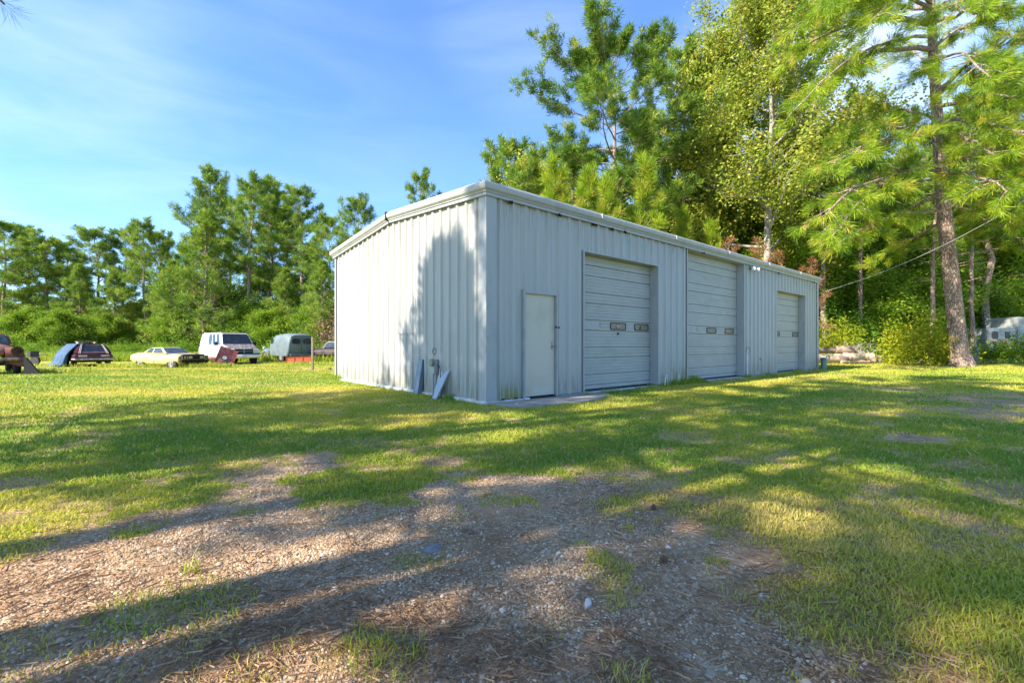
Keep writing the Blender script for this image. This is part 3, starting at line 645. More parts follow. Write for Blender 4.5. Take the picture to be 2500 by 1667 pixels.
# entry door
dd = empty('entry_door'); dd.parent = barn; dd['label'] = 'cream painted steel entry door'
s0, s1, zt = DM
MB().box(((s0+s1)/2, .035, zt/2+.03), (s1-s0-.10, .04, zt-.08)).build('leaf', M['cream'], dd, bevel=.004)
mb = MB(); mb.box((s0+.022, .0, zt/2+.03), (.045, .09, zt-.02)); mb.box((s1-.022, .0, zt/2+.03), (.045, .09, zt-.02)); mb.box(((s0+s1)/2, .0, zt-.003), (s1-s0-.09, .089, .045)); mb.build('door_frame', M['trim'], dd, bevel=.003)
MB().box((s0-.012, -.03, zt/2+.04), (.02, .06, zt)).build('edge_trim', M['trim'], dd)
MB().box(((s0+s1)/2, .03, .035), (s1-s0-.1, .12, .03)).build('threshold', M['dark'], dd)
hx = fs(1349.5); hz = fz(1349.5, 843)
hd = MB().box((hx-.01, .011, hz), (.05, .008, .17)).build('handle_plate', M['steel'], dd, bevel=.003)
MB().tube([(hx-.01, .01, hz-.02), (hx-.01, -.04, hz-.02), (hx+.05, -.045, hz-.02)], .010, 8).build('lever', M['steel'], hd)
px_ = fs(1357); pz = fz(1357, 799)
MB().box((px_-.01, -.048, pz), (.14, .006, .028)).build('hasp', M['steel'], dd)
MB().box((px_-.05, -.058, pz), (.035, .02, .045)).build('staple', M['dark'], dd, bevel=.004); MB().box((px_+.03, -.058, pz-.005), (.04, .02, .03)).build('padlock', M['dark'], dd, bevel=.004)
# flood lights under the eave
fl = empty('floodlight'); fl.parent = barn
fx = fs(1838, -.1)
MB().box((fx, -.06, 3.60), (.10, .06, .06)).build('bracket', M['steel'], fl)
for dx in (-.13, .13):
    MB().tube([(fx+dx*.5, -.08, 3.6), (fx+dx, -.13, 3.58), (fx+dx*1.5, -.22, 3.55)], [.02, .045, .065], 12).build('lamp_head', M['whitep'], fl, smooth=True)
# hose pipe with tap
pxs = fs(1826.5, -.1); tp = fz(1826, 852, -.1)
pipe = MB().tube([(pxs, -.075, 0), (pxs+.0, -.065, tp)], .018, 8).build('water_pipe', M['whitep'], barn)
MB().tube([(pxs, -.065, tp), (pxs+.07, -.08, tp+.06), (pxs+.14, -.10, tp+.01), (pxs+.15, -.1, tp-.10), (pxs+.10, -.09, tp-.12)], .016, 8).build('tap', paint('brass_tap', (.38, .36, .28), (.2, .2, .16)), pipe)
MB().disc((fs(1854), -.04, fz(1854, 876)), .05, .03).build('outlet_cap', M['steel'], barn)
for px, h in ((1627, .30), (1657, .27)):
    s_ = fs(px, -.05)
    MB().tube([(s_-.08, -.05, 0.02), (s_-.06, -.06, h*.6), (s_-.02, -.06, h), (s_+.03, -.06, h*.9), (s_+.05, -.05, h*.5), (s_+.05, -.05, .02)], .012, 6).build('vent_pipe', M['whitep'], barn)
# electric meter on the gable wall (things screwed to the building are its parts)
mt = gt(1068); bx = empty('electric_meter'); bx.parent = barn
MB().box((-.075, mt, .62), (.09, .16, .30)).build('meter_box', M['trim'], bx, bevel=.008)
MB().disc((-.14, mt-.01, .70), .075, .07, 18, 'x').build('meter_glass', paint('meter_grey', (.25, .27, .22), (.12, .13, .10), scale=30, rough=.2), bx, smooth=True)
for dy, r_ in ((.05, .03), (-.04, .025)):
    MB().tube([(-.07, mt+dy, .0), (-.07, mt+dy, .48)], r_, 8).build('conduit', M['trim'], bx)
MB().tube([(-.06, mt-.09, .64), (-.09, mt-.2, .66), (-.09, mt-.27, .55), (-.08, mt-.25, .38), (-.05, mt-.2, .33)], .006, 6).build('cable', M['black'], bx)
MB().ring((-.06, mt+.02, .93), .07, .006, axis='x').build('wire_loop', M['black'], bx)
# closed up window in the gable wall (caulked outline)
ta, tb = gt(977), gt(1014); za, zb = 1.32, 2.12
sg_ = paint('seam_grey', (.22, .23, .25), (.15, .15, .15))
MB().box((-.040, ta, (za+zb)/2), (.006, .012, zb-za)).build('window_seam', sg_, barn)
MB().box((-.040, tb, zb-.14), (.006, .012, .28)).build('window_seam', sg_, barn)
MB().box((-.0385, (ta+tb)/2, za), (.005, abs(tb-ta), .012)).build('window_seam', sg_, barn)
tq = gt(1036)
MB().box((-.035, tq, 2.0), (.005, .010, 1.4)).build('panel_seam', paint('seam_grey_light', (.36, .38, .41), (.28, .29, .3)), barn)
MB().box((fs(1640), -.0375, 3.60), (.008, .004, .26)).build('panel_seam', M['dark'], barn)
# gaps and leaf litter along the gutter underside
for px in (1250, 1455, 1500, 1372, 1530, 1720, 1905, 1990):
    s_ = fs(px, -.1)
    mb = MB()
    for k in range(5): mb.box((s_+random.uniform(-.06, .06), -.060+random.uniform(-.012, .012), EZ-.085+random.uniform(-.01, .02)), (.05, .03, .028), rz=random.random(), ry=random.uniform(-.4, .4))
    mb.build('gutter_debris', M['dark'], barn)
mb = MB()
for k in range(14): mb.box((.30+.042*k, -.034, .055+.012*math.sin(k*1.7)), (.05, .01, .03+.02*math.sin(k)), ry=.1*math.sin(k*2))
mb.build('rusted_gap', M['dark'], barn)
# concrete apron by the door
def bpt(s_, t_): return (BX+ux*s_-uy*t_, BY+uy*s_+ux*t_)
pol = [(-.02, -.12), (.1, -.5), (.55, -.78), (1.4, -.92), (2.2, -.80), (2.9, -.45), (3.1, -.1), (2.5, .05), (-.02, .05)]
o = MB().loft([[(*bpt(a, b), -.03) for a, b in pol], [(*bpt(a, b), .028) for a, b in pol]]).build('concrete_pad', M['concrete'], bevel=.01); tag(o, kind='structure')
o = MB().loft([[(*bpt(a, b), -.03) for a, b in ((7.75, -.16), (10.35, -.20), (10.35, .05), (7.75, .05))], [(*bpt(a, b), .03) for a, b in ((7.75, -.16), (10.35, -.20), (10.35, .05), (7.75, .05))]]).build('concrete_sill', M['concrete'], bevel=.01); tag(o, kind='structure')
# rubble beside the door
for k, (a, b, s_) in enumerate(((.33, -.42, .05), (.42, -.36, .04), (.26, -.34, .035))):
    x, y = bpt(a, b); rock('rubble', 0, 0, s_, M['palestone'], ('largest lump of pale rubble on the pad left of the cream door', 'middle lump of pale rubble on the pad, nearer the door', 'smallest lump of pale rubble on the pad, nearest the wall')[k], 'rubble', .9, loc=(x, y))
# sheet metal pieces leaning on the gable wall
def leaning(name, pxc, w, h, foot, tilt, col, label, bendw=.05):
    t_ = gt(pxc); mb = MB()
    # channel: broad face with two folded flanges, bottom away from the wall
    c, s_ = math.cos(tilt), math.sin(tilt)
    def P(a, zz, o): return (-(foot*(1-zz/h)+.05)-o, t_+a*c+zz*s_, zz*c*1.0+.01)
    prof = [(-w/2, -bendw), (-w/2, 0), (w/2, 0), (w/2, -bendw)]; th = .008
    out = [(a, o) for a, o in prof]; inn = [(a*(1-2*th/w), o-(th if abs(o) < 1e-6 else 0)) for a, o in reversed(prof)]
    mb.loft([[P(a, 0, o) for a, o in out+inn], [P(a, h, o) for a, o in out+inn]])
    o = mb.build(name, col); o.parent = None
    o.location = (BX, BY, 0); o.rotation_euler = (0, 0, BA); tag(o, label, 'metal sheet'); return o
M['flash'] = paint('blue_grey_flashing', (.17, .21, .26), (.13, .17, .21), scale=4, rough=.4)
M['flashw'] = paint('white_flashing', (.36, .38, .40), (.28, .30, .33), scale=4, rough=.4)
leaning('metal_sheet', 1031, .20, .74, .12, 0, M['flash'], 'tallest blue grey metal channel leaning on the sunny wall left of the meter', .09)
leaning('metal_sheet', 1081, .14, .52, .14, -.06, M['flashw'], 'narrow pale sheet leaning directly right of the electric meter')
leaning('metal_sheet', 1092, .16, .54, .26, -.13, M['flashw'], 'tilted white sheet, rightmost of those leaning on the wall', .03)
# well head and round lamp at the far corner
x, y = gp(2011, 903); wh = empty('well_pump', (x, y, 0)); tag(wh, 'small teal cylinder with a dark cap and looped pipe by the far corner', 'pump')
MB().tube([(0, 0, 0), (0, 0, .38)], .105, 16).build('cylinder', paint('teal_paint', (.12, .22, .20), (.09, .17, .16), rough=.4), wh, smooth=True)
MB().tube([(0, 0, .38), (0, 0, .50), (0, 0, .53)], [.115, .115, .06], 16).build('cap', paint('slate_cap', (.10, .15, .18), (.07, .1, .12), rough=.4), wh, smooth=True)
MB().tube([(.09, -.02, .40), (.19, -.03, .45), (.24, -.03, .55), (.19, -.03, .63), (.12, -.02, .62), (.10, -.02, .52)], .018, 8).build('pipe', M['steel'], wh, smooth=True)
x, y = gp(1983, 901); o = MB().tube([(0, 0, 0), (.0, -.03, .03), (0, -.06, .10)], [.13, .17, .02], 16).build('light_cover', M['whitep'], smooth=True, loc=(x, y-.1, .06)); o.rotation_euler = (.9, 0, .3); tag(o, 'round off-white cover lying against the foot of the wall at its far end', 'cover')
# fence post left of the building
x, y = gp(763, 906); mb = MB(); mb.box((0, 0, .78), (.085, .085, 1.62)); mb.box((.0, -.046, .8), (.03, .006, 1.5)); pole = mb.build('wooden_post', paint('weathered_wood', (.36, .28, .19), (.22, .16, .11), scale=5, rough=.9, stretch=(8, 8, .6), bump=.4), loc=(x, y, float(gh(np.array(x), np.array(y)))), bevel=.006); tag(pole, 'square weathered wooden post standing left of the metal building', 'post')
# service cable
a = Vector((*bpt(BL, -.02), 0)); a.z = CH+(HZ-716)/F*a.y
e = Vector(pt(2640, 400, 17.0))
pts = [a.lerp(e, k/24) - Vector((0, 0, .55*4*(k/24)*(1-k/24))) for k in range(25)]
tag(MB().tube(pts, .009, 6).build('power_cable', paint('cable_grey', (.32, .30, .26), (.24, .23, .2))), 'pale sagging power cable running from the building to the upper right', 'cable')
# ------------------------------------------------------------------ trees
def unit(v): return v/np.maximum(np.linalg.norm(v, axis=-1, keepdims=True), 1e-9)
class Tree:
    def __init__(s, seed): s.r = np.random.default_rng(seed); s.seg = []; s.tp = []; s.td = []; s.ts = []
    def line(s, pts, rad, n=5):
        for i in range(len(pts)-1): s.seg.append((pts[i], pts[i+1], rad[i], rad[i+1], n))
    def wood(s, name, mat, parent):
        V = []; T = []; c = 0
        for n in sorted({q[4] for q in s.seg}):
            S = [q for q in s.seg if q[4] == n]
            A = np.array([q[0] for q in S]); B = np.array([q[1] for q in S]); ra = np.array([q[2] for q in S]); rb = np.array([q[3] for q in S])
            d = unit(B-A); up = np.where(np.abs(d[:, 2:3]) < .95, np.array([[0, 0, 1.]]), np.array([[1., 0, 0]]))
            if n >= 8: up = np.tile(np.array([[1., 0, 0]]), (len(S), 1))
            u = unit(np.cross(up, d)); v = np.cross(d, u); an = np.arange(n)*2*np.pi/n
            ring = np.cos(an)[None, :, None]*u[:, None]+np.sin(an)[None, :, None]*v[:, None]
            P = np.concatenate([A[:, None]+ring*ra[:, None, None], B[:, None]+ring*rb[:, None, None]], 1).reshape(-1, 3)
            k = np.arange(n); k2 = (k+1) % n
            f = np.stack([k, k2, n+k2, n+k], -1)[None]+(np.arange(len(S))*2*n)[:, None, None]
            V.append(P); T.append(f.reshape(-1, 4)+c); c += len(P)
        return link(name, np_mesh(name, np.concatenate(V), np.concatenate(T), mat, smooth=True), parent)
    def tuft(s, p, d, sz): s.tp.append(p); s.td.append(d); s.ts.append(sz)
    def needles(s, name, mat, parent, K, w, bias=1.0, droop=0., vb=0., zr=None):
        P = np.array(s.tp); D = unit(np.array(s.td)); S = np.array(s.ts); n = len(P); r = s.r
        R = unit(r.standard_normal((n, K, 3))); d = unit(D[:, None]*bias+R*.95); d[..., 2] -= droop; d = unit(d)
        L = S[:, None]*(.65+.5*r.random((n, K)))
        c0 = P[:, None]+d*(L*.08)[..., None]+D[:, None]*((r.random((n, K))-.6)*S[:, None]*.7)[..., None]
        tip = c0+d*L[..., None]
        side = unit(np.cross(d, unit(r.standard_normal((n, K, 3)))))*(w/2)
        mid = c0+d*(L*.55)[..., None]
        V = np.stack([c0, mid-side, tip, mid+side], 2).reshape(-1, 3)
        i = np.arange(n*K)*4; f = np.stack([i, i+1, i+2, i+3], -1)
        tv = np.clip(.42+vb+.28*r.standard_normal(n), 0, 1)[:, None]+.26*(r.random((n, K))-.5)
        return link(name, np_mesh(name, V, f, mat, {'var': np.repeat(np.clip(tv, 0, 1).ravel(), 4)}), parent)
    def leaves(s, name, mat, parent, K, size, vb=0., spread=1.0, flat=.5):
        P = np.array(s.tp); S = np.array(s.ts); n = len(P); r = s.r
        c = P[:, None]+r.standard_normal((n, K, 3))*(S[:, None, None]*.5*spread)
        a = unit(r.standard_normal((n, K, 3))*np.array([1, 1, flat])); nn = unit(r.standard_normal((n, K, 3))+np.array([0, 0, .8])); b = unit(np.cross(nn, a))
        L = (size*(.6+.7*r.random((n, K))))[..., None]
        V = np.stack([c-a*L*.5, c-b*L*.34+a*L*.05, c+a*L*.5, c+b*L*.34+a*L*.05], 2).reshape(-1, 3)
        i = np.arange(n*K)*4; f = np.stack([i, i+1, i+2, i+3], -1)
        tv = np.clip(.42+vb+.2*r.standard_normal(n), 0, 1)[:, None]+.3*(r.random((n, K))-.5)
        return link(name, np_mesh(name, V, f, mat, {'var': np.repeat(np.clip(tv, 0, 1).ravel(), 4)}), parent)
def limb(T, p0, d0, L, r0, sub=7, tsz=.4, curve=.35, dens=1.0, u0=.35, sag=0., tn=3):
    r = T.r; pts = [p0]; d = unit(np.array(d0, float)); n = 6
    for i in range(n):
        d = unit(d+np.array([0, 0, curve/n-sag*(i/n)])+r.standard_normal(3)*.09); pts.append(pts[-1]+d*L/n)
    T.line(pts, [r0*(1-.85*i/n)+.006 for i in range(n+1)], 5)
    pts = np.array(pts)
    def at(u): q = u*n; i = min(int(q), n-1); return pts[i]+(pts[i+1]-pts[i])*(q-i), unit(pts[i+1]-pts[i])
    for k in range(sub):
        u = u0+(1-u0)*(k+r.random()*.8)/sub; u = min(u, 1)
        p, dd = at(u); ang = (1 if k % 2 else -1)*math.radians(r.uniform(28, 70)); ca, sa = math.cos(ang), math.sin(ang)
        sd = unit(np.array([dd[0]*ca-dd[1]*sa, dd[0]*sa+dd[1]*ca, dd[2]+r.uniform(-.1, .45)-sag*.4]))
        l = L*.34*(1.15-u*.6)*r.uniform(.6, 1.25); q = p+sd*l*.5+np.array([0, 0, r.uniform(-.05, .08)*l]); e = p+sd*l+np.array([0, 0, .1*l])
        T.line([p, q, e], [r0*.28*(1.1-u)+.006, .010, .005], 4)
        m = max(2, int(tn*dens*max(1, l/.9)))
        for j in range(m):
            t = .35+.65*(j+r.random())/m; b = p+(e-p)*t
            T.tuft(b+r.standard_normal(3)*.13*min(l, 1.2), sd+np.array([0, 0, .45-sag*1.2])+r.standard_normal(3)*.45, tsz*r.uniform(.75, 1.2))
    T.tuft(pts[-1], d+np.array([0, 0, .3]), tsz)
def trunkline(T, H, rt, wander, n=14, ns=10, top=.06, flare=.35, lean=(0, 0)):
    pts = []; p = np.array([0., 0, -.2]); off = np.zeros(2)
    for i in range(n+1):
        f = i/n; off = off+T.r.standard_normal(2)*wander*(H/n)*.05
        pts.append(np.array([off[0]+lean[0]*f, off[1]+lean[1]*f, H*f-.15*(i == 0)]))
    rad = [rt*((1-f/1.0)**.8*(1-top)+top)*(1+flare*math.exp(-f*H/.5)) for f in [i/n for i in range(n+1)]]
    T.line(pts, rad, ns)
    P = np.array(pts)
    def at(z): f = min(max(z/H, 0), .9999)*n; i = int(f); return P[i]+(P[i+1]-P[i])*(f-i)
    def rr(z): return float(np.interp(z, [p[2] for p in pts], rad))
    return at, rr
def pine(seed, H, cs, rt, L0, limbs=46, tsz=.42, K=16, w=.035, shape='round', mat='needle', dead=6, sub=7, dens=1., vb=0, wander=1., lean=(0, 0), asym=None, tn=3, bias=.9, cvf=1.0):
    T = Tree(seed); at, rr = trunkline(T, H, rt, wander, lean=lean); r = T.r; z = cs
    for k in range(limbs):
        f = (k+r.random()*.9)/limbs; f = f**.9; z = cs+(H*.985-cs)*f
        az = k*2.4+r.uniform(-.5, .5)
        if shape == 'round': L = L0*(max(math.sin(math.pi*(.14+.80*f)), .05))**.65*r.uniform(.5, 1.15); el = -.12+.95*f**1.3+r.uniform(-.15, .2); cv = .45
        elif shape == 'cone': L = L0*((1-f)**.75+.06)*r.uniform(.75, 1.1); el = .02+.7*f+r.uniform(-.1, .1); cv = .55
        else: L = L0*(max(math.sin(math.pi*(.05+.80*f)), .05))**.9*r.uniform(.6, 1.1); el = .2+.8*f; cv = .4
        if asym is not None and math.cos(az-asym) < -.3: L *= .65
        d = np.array([math.cos(az)*math.cos(el), math.sin(az)*math.cos(el), math.sin(el)])
        limb(T, at(z), d, max(L, .5), min(rr(z)*.42, .10), max(3, int(sub*min(1, L/L0+.3))), tsz, cv*cvf, dens, tn=tn, u0=.34 if shape != 'cone' else .22)
    for k in range(3): T.tuft(at(H*.99)+r.standard_normal(3)*.12, (0, 0, 1), tsz)
    for k in range(dead):                            # bare dead stubs under the crown
        z = cs*r.uniform(.55, 1.0); az = r.uniform(0, 6.28); el = r.uniform(-.3, .3); L = r.uniform(.5, 1.8)
        p = at(z); q = p+np.array([math.cos(az), math.sin(az), math.sin(el)])*L*.6; e = q+np.array([math.cos(az+.4), math.sin(az+.4), -.2])*L*.4
        T.line([p, q, e], [.03, .018, .006], 4)
    root = empty('pine_tree'); T.wood('trunk', M['bark'], root); T.needles('crown', M[mat], root, K, w, vb=vb, bias=bias); return root
def gum(seed, H, cs, rt, spread, mat='leaf', K=16, size=.17, depth=3, forks=3, bark='barkg', vb=0, lf=1.0, name='broadleaf_tree', dense=1.0, nb=16):
    T = Tree(seed); at, rr = trunkline(T, H*.93, rt, 1.6, n=12, ns=9); r = T.r
    def br(p, d, L, rad, dep):
        n = 4; pts = [p]; dd = unit(d)
        for i in range(n): dd = unit(dd+np.array([0, 0, .10])+r.standard_normal(3)*.16); pts.append(pts[-1]+dd*L/n)
        T.line(pts, [rad*(1-.6*i/n)+.004 for i in range(n+1)], 5 if dep > 1 else 4)
        if dep <= 1:
            for i in range(1, n+1):
                for _ in range(int(2*dense)): T.tuft(pts[i]+r.standard_normal(3)*.22, dd, .62*lf)
        if dep > 0:
            for k in range(forks+1):
                i = r.integers(1, n+1); a = unit(dd+r.standard_normal(3)*.75+np.array([0, 0, .1]))
                br(pts[i], a, L*r.uniform(.45, .7), rad*.45, dep-1)
    for k in range(nb):
        f = (k+r.random())/nb; z = cs+(H*.9-cs)*f; az = k*2.4+r.uniform(-.4, .4); el = .25+.8*f+r.uniform(-.15, .15)
        L = spread*max(math.sin(math.pi*(.2+.74*f)), .1)**.7*r.uniform(.75, 1.1)*.72
        br(at(z), np.array([math.cos(az)*math.cos(el), math.sin(az)*math.cos(el), math.sin(el)]), L, rr(z)*.5, depth-1)
    root = empty(name); T.wood('trunk', M[bark], root); T.leaves('crown', M[mat], root, K, size, vb=vb); return root
def bush(seed, H, R, mat='leafd', n=150, K=26, size=.13, name='bush', vb=0, stems=7, lob=.3, cl=.22):
    T = Tree(seed); r = T.r
    for k in range(stems):
        a = r.uniform(0, 6.28); e = np.array([math.cos(a)*R*.6*r.random(), math.sin(a)*R*.6*r.random(), H*r.uniform(.6, .9)]); T.line([np.zeros(3), e*np.array([.5, .5, .55])+r.standard_normal(3)*.05, e], [.03, .02, .006], 4)
    a = r.random(n)*6.283; c = r.random(n); th = np.arccos(c*1.02-.02*c); rad = .72+.28*r.random(n)**.5
    lump = 1+lob*(np.sin(a*3+seed)*np.cos(c*4+seed*2)+.6*np.sin(a*5.3+c*6))
    for i in range(n):
        q = rad[i]*lump[i]; s_ = math.sqrt(max(1-c[i]**2.4, 0))
        T.tuft(np.array([math.cos(a[i])*R*s_*q, math.sin(a[i])*R*s_*q, H*(.06+.94*c[i])*q]), (0, 0, 1), cl*2*R/1.2)
    root = empty(name); T.wood('stem', M['barkg'], root); T.leaves('foliage', M[mat], root, K, size, vb=vb); return root
PROTO = {}
def place(key, x, y, H=None, label='', cat='tree', group=None, rz=None, sxy=None, name=None):
    """first use moves the prototype itself, later uses copy it and each of its parts"""
    root, h0, used = PROTO[key]
    if not used: o = root; PROTO[key][2] = True
    else:
        o = root.copy(); COL.objects.link(o)
        for ch in list(root.children):
            c = ch.copy(); COL.objects.link(c); c.parent = o
    z = float(gz(np.float64(x), np.float64(y)))
    k = (H/h0) if H else 1
    o.location = (x, y, z); o.rotation_euler = (0, 0, random.uniform(0, 6.28) if rz is None else rz); o.scale = ((sxy or 1)*k**.6*1.0, (sxy or 1)*k**.6, k)
    tag(o, label, cat)
    if group: o['group'] = group
    elif 'group' in o.keys(): del o['group']
    return o
def reg(key, root, h): PROTO[key] = [root, h, False]
reg('pA', pine(11, 15, 6.0, .17, 3.1, 44, tsz=.44, K=16, w=.042, tn=4), 15)
reg('pB', pine(12, 15, 4.6, .16, 3.3, 48, tsz=.45, K=16, w=.042, tn=4, vb=.06), 15)
reg('pC', pine(13, 18, 8.5, .20, 3.2, 40, tsz=.45, K=16, w=.042, tn=4), 18)
reg('pD', pine(14, 18, 6.5, .22, 3.4, 54, tsz=.47, K=16, w=.042, tn=4, wander=1.6, vb=-.05), 18)
reg('pF', pine(15, 13, .9, .17, 4.4, 70, tsz=.46, K=14, w=.045, shape='cone', tn=4, dead=0, vb=.05), 13)
reg('gA', gum(31, 14, 3.5, .17, 4.2, 'leafd', K=10, size=.19, vb=.12), 14)
reg('gB', gum(32, 9, 1.2, .11, 3.6, 'leafd', K=13, size=.17, vb=.16, nb=14), 9)
reg('gY', gum(33, 12, 3, .13, 3.6, 'leaf', K=9, size=.18, vb=.16), 12)
reg('bA', bush(51, 2.2, 1.7, 'leafd', n=230, K=26, size=.13, vb=.15), 2.2)
reg('bB', bush(52, 3.0, 1.9, 'leafd', n=260, K=26, size=.15, vb=-.02, lob=.4), 3.0)
def tl(key, px, ytop, d, label, group=None, cat='pine tree', rz=None, sxy=None):
    H = CH+(HZ-ytop)/F*d-float(gz(np.float64((px-CX)/F*d), np.float64(d))); return place(key, (px-CX)/F*d, d, H, label, cat, group, rz, sxy)
# the row beyond the field, from the left edge of the view to the building
tl('pB', 5, 556, 50, 'dense pine at the very left edge of the view, behind the rusty truck', sxy=1.3)
tl('pA', 62, 566, 54, 'slim pine between the left edge pine and the maroon car with the tarp', sxy=1.05)
tl('pB', 118, 598, 52, 'lower bushy pine rising behind the blue tarp', sxy=1.2)
tl('pD', 168, 600, 55, 'pine with a broken flat top above the maroon car roof', sxy=1.1)
tl('pA', 237, 571, 54, 'round headed pine with open sky under its crown, right of the maroon car', sxy=1.3)
tl('pC', 292, 566, 55, 'thin crowned pine above the tail of the yellow coupe', sxy=1.0)
tl('pB', 352, 556, 50, 'pine with a straight bare lower trunk above the yellow coupe cabin', sxy=1.0)
tl('pA', 392, 578, 53, 'small crowned pine with sky showing round its trunk, just left of the tallest group', sxy=.85)
tl('pF', 500, 520, 46, 'broad young pine with branches down to the ground, behind the white van', sxy=1.15)
tl('pD', 515, 424, 52, 'tallest pine of the left row, its head standing above the broad young pine', sxy=1.05)
tl('pC', 597, 448, 48, 'tall straight pine above the middle of the white van roof', sxy=1.15)
tl('pD', 662, 456, 51, 'wide dark pine above the gap between the white van and the grey panel truck', sxy=1.1)
tl('pC', 738, 468, 48, 'tall pine with a bare trunk above the grey panel truck', sxy=1.2)
tl('pA', 700, 520, 56, 'thinner pine set back between the two tall pines over the panel truck', sxy=1.1)
tl('pB', 560, 500, 58, 'pine set back in the gap right of the tallest pine', sxy=1.1)
tl('pB', 800, 545, 46, 'pine with foliage to its foot standing just left of the building'); tl('pF', 790, 640, 42, 'small pine standing beside the left edge of the metal building', sxy=.8)
tl('pA', 880, 496, 62, 'pine whose head shows over the left slope of the roof, left one of two', sxy=1.0)
tl('pC', 1022, 430, 66, 'lone pine head in the open sky over the gable roof, right one of two', sxy=.95)
tl('pD', 455, 600, 60, 'low pine set back behind the white van, left of the broad young pine', sxy=1.0)
for px, yt, d, lb in [(190, 650, 50, 'full young pine above the maroon car, left of the round headed pine'),
                      (275, 668, 49, 'full young pine in the gap between the maroon car and yellow coupe'), (425, 640, 48, 'full young pine left of the broad one behind the van'),
                      (700, 660, 47, 'full young pine above the grey panel truck'), (765, 600, 52, 'full young pine beside the building, left of the smallest one')]:
    tl('pF', px, yt, d, lb, sxy=.95)
und = [('gB', 30, 745, 47), ('gB', 90, 735, 48), ('gB', 150, 740, 46), ('gA', 205, 700, 58), ('gB', 262, 745, 48), ('gB', 320, 735, 52), ('gA', 395, 700, 58), ('gB', 420, 740, 46), ('gA', 545, 690, 56), ('gB', 615, 725, 47), ('gB', 655, 735, 45), ('gA', 700, 680, 58), ('gB', 760, 720, 46), ('gB', 800, 730, 44), ('gA', -10, 690, 58), ('gA', 640, 640, 60), ('gA', 480, 680, 62)]
ORD = ['leftmost', 'second', 'third', 'fourth', 'fifth', 'sixth', 'seventh', 'eighth', 'ninth', 'tenth', 'eleventh', 'twelfth', 'thirteenth', 'fourteenth', 'fifteenth', 'sixteenth', 'seventeenth', 'eighteenth', 'nineteenth', 'twentieth', 'twenty-first', 'twenty-second', 'twenty-third', 'twenty-fourth', 'twenty-fifth', 'twenty-sixth', 'twenty-seventh', 'twenty-eighth']
def mark(px):
    for a, b in ((90, 'the rusty truck'), (150, 'the blue tarp'), (290, 'the maroon car'), (440, 'the yellow coupe'), (570, 'the near half of the white van' if 0 else 'the side of the white van'), (645, 'the front of the white van'), (760, 'the grey panel truck'), (900, 'the dark pickup'), (1560, 'the first garage door'), (1700, 'the middle garage door'), (1900, 'the far garage door'), (2050, 'the far building end'), (2170, 'the log pile'), (2320, 'the yellow bush'), (2400, 'the big pine trunk'), (9999, 'the camper')):
        if px < a: return b
def ordl(i): return ORD[i]+(' from left' if i else '')
und = [(k, px, yt+(28 if k == 'gB' else 10), d) for k, px, yt, d in und]; und.sort(key=lambda q: q[1])
for i, (k, px, yt, d) in enumerate(und): tl(k, px, yt, d, ordl(i)+' undergrowth tree, behind '+mark(px), 'undergrowth trees beyond the field', 'broadleaf tree', sxy=1.15)
for i in range(22):
    px = -20+i*39+random.uniform(-10, 10); d = random.uniform(40.5, 44)
    place('bA' if i % 3 else 'bB', (px-CX)/F*d, d, random.choice((.9, 1.2, 1.6, 2.3))*random.uniform(.8, 1.1), ordl(i)+' field edge bush, behind '+mark(px), 'bush', 'bushes along the far edge of the field')
# behind and right of the building
reg('pT', pine(61, 21.5, 8.2, .26, 6.3, 40, tsz=.42, K=34, w=.036, tn=6, sub=11, wander=1.5, vb=-.08, cvf=.35), 21.5)
tl('pT', 1503, 105, 30, 'tall open crowned pine standing clear against the sky right of the roof corner', rz=2.6, sxy=1.02)
tl('pC', 1660, 122, 33, 'tall pine just right of the open crowned pine, touching the sweetgum', rz=1, sxy=.85)
tl('pC', 1605, 300, 37, 'shorter leaning pine in the gap between the open crowned pine and sweetgum', sxy=.9)
reg('gT', gum(71, 24.5, 6.5, .27, 6.6, 'leaf', K=11, size=.18, depth=3, forks=3, nb=24, vb=.16, dense=1.5), 24.5)
tl('gT', 1868, -60, 29, 'tall olive green sweetgum with pale forked limbs in the middle of the right hand trees', cat='sweetgum tree', rz=.5)
tl('gY', 1735, 110, 33, 'slender yellow green broadleaf tree reaching the top of the view left of the big sweetgum', cat='broadleaf tree', sxy=.8)
tl('pA', 1237, 360, 42, 'rounded pine top over the front corner of the roof', sxy=1.2)
tl('gY', 1335, 398, 38, 'yellow green broadleaf top peeking over the roof right of the corner', cat='broadleaf tree', sxy=1.3)
tl('pB', 1405, 400, 33, 'low pine just above the roof line at the left foot of the tall open pine', sxy=1.3)
tl('pB', 1290, 430, 31, 'bushy low pine immediately above the roof near the corner', sxy=1.2)
reg('pY', pine(81, 6.5, 1.2, .07, 1.5, 34, tsz=.34, K=42, w=.018, shape='cone', mat='needle_bright', dead=0, tn=3, sub=5, vb=.1), 6.5)
def tl2(px, yt, d, lb, s=1): return tl('pY', px, yt, d, lb, cat='young pine', sxy=s)
tl2(1573, 414, 25, 'bright young pine with upright candle shoots above the roof between two garage doors', 1.0)
tl2(1482, 462, 24, 'small bright pine tip above the roof left of the tallest young pine', .9)
tl2(1440, 440, 26, 'bright pine tip at the foot of the open crowned pine', 1.1)
tl2(1352, 425, 23, 'bright green pine top showing over the roof above the cream door', 1.1)
tl2(1668, 535, 26, 'yellowish young pine just above the roof over the middle garage door', .8)
tl2(1735, 560, 27, 'lowest yellow tipped young pine peeping over the roof', .8)
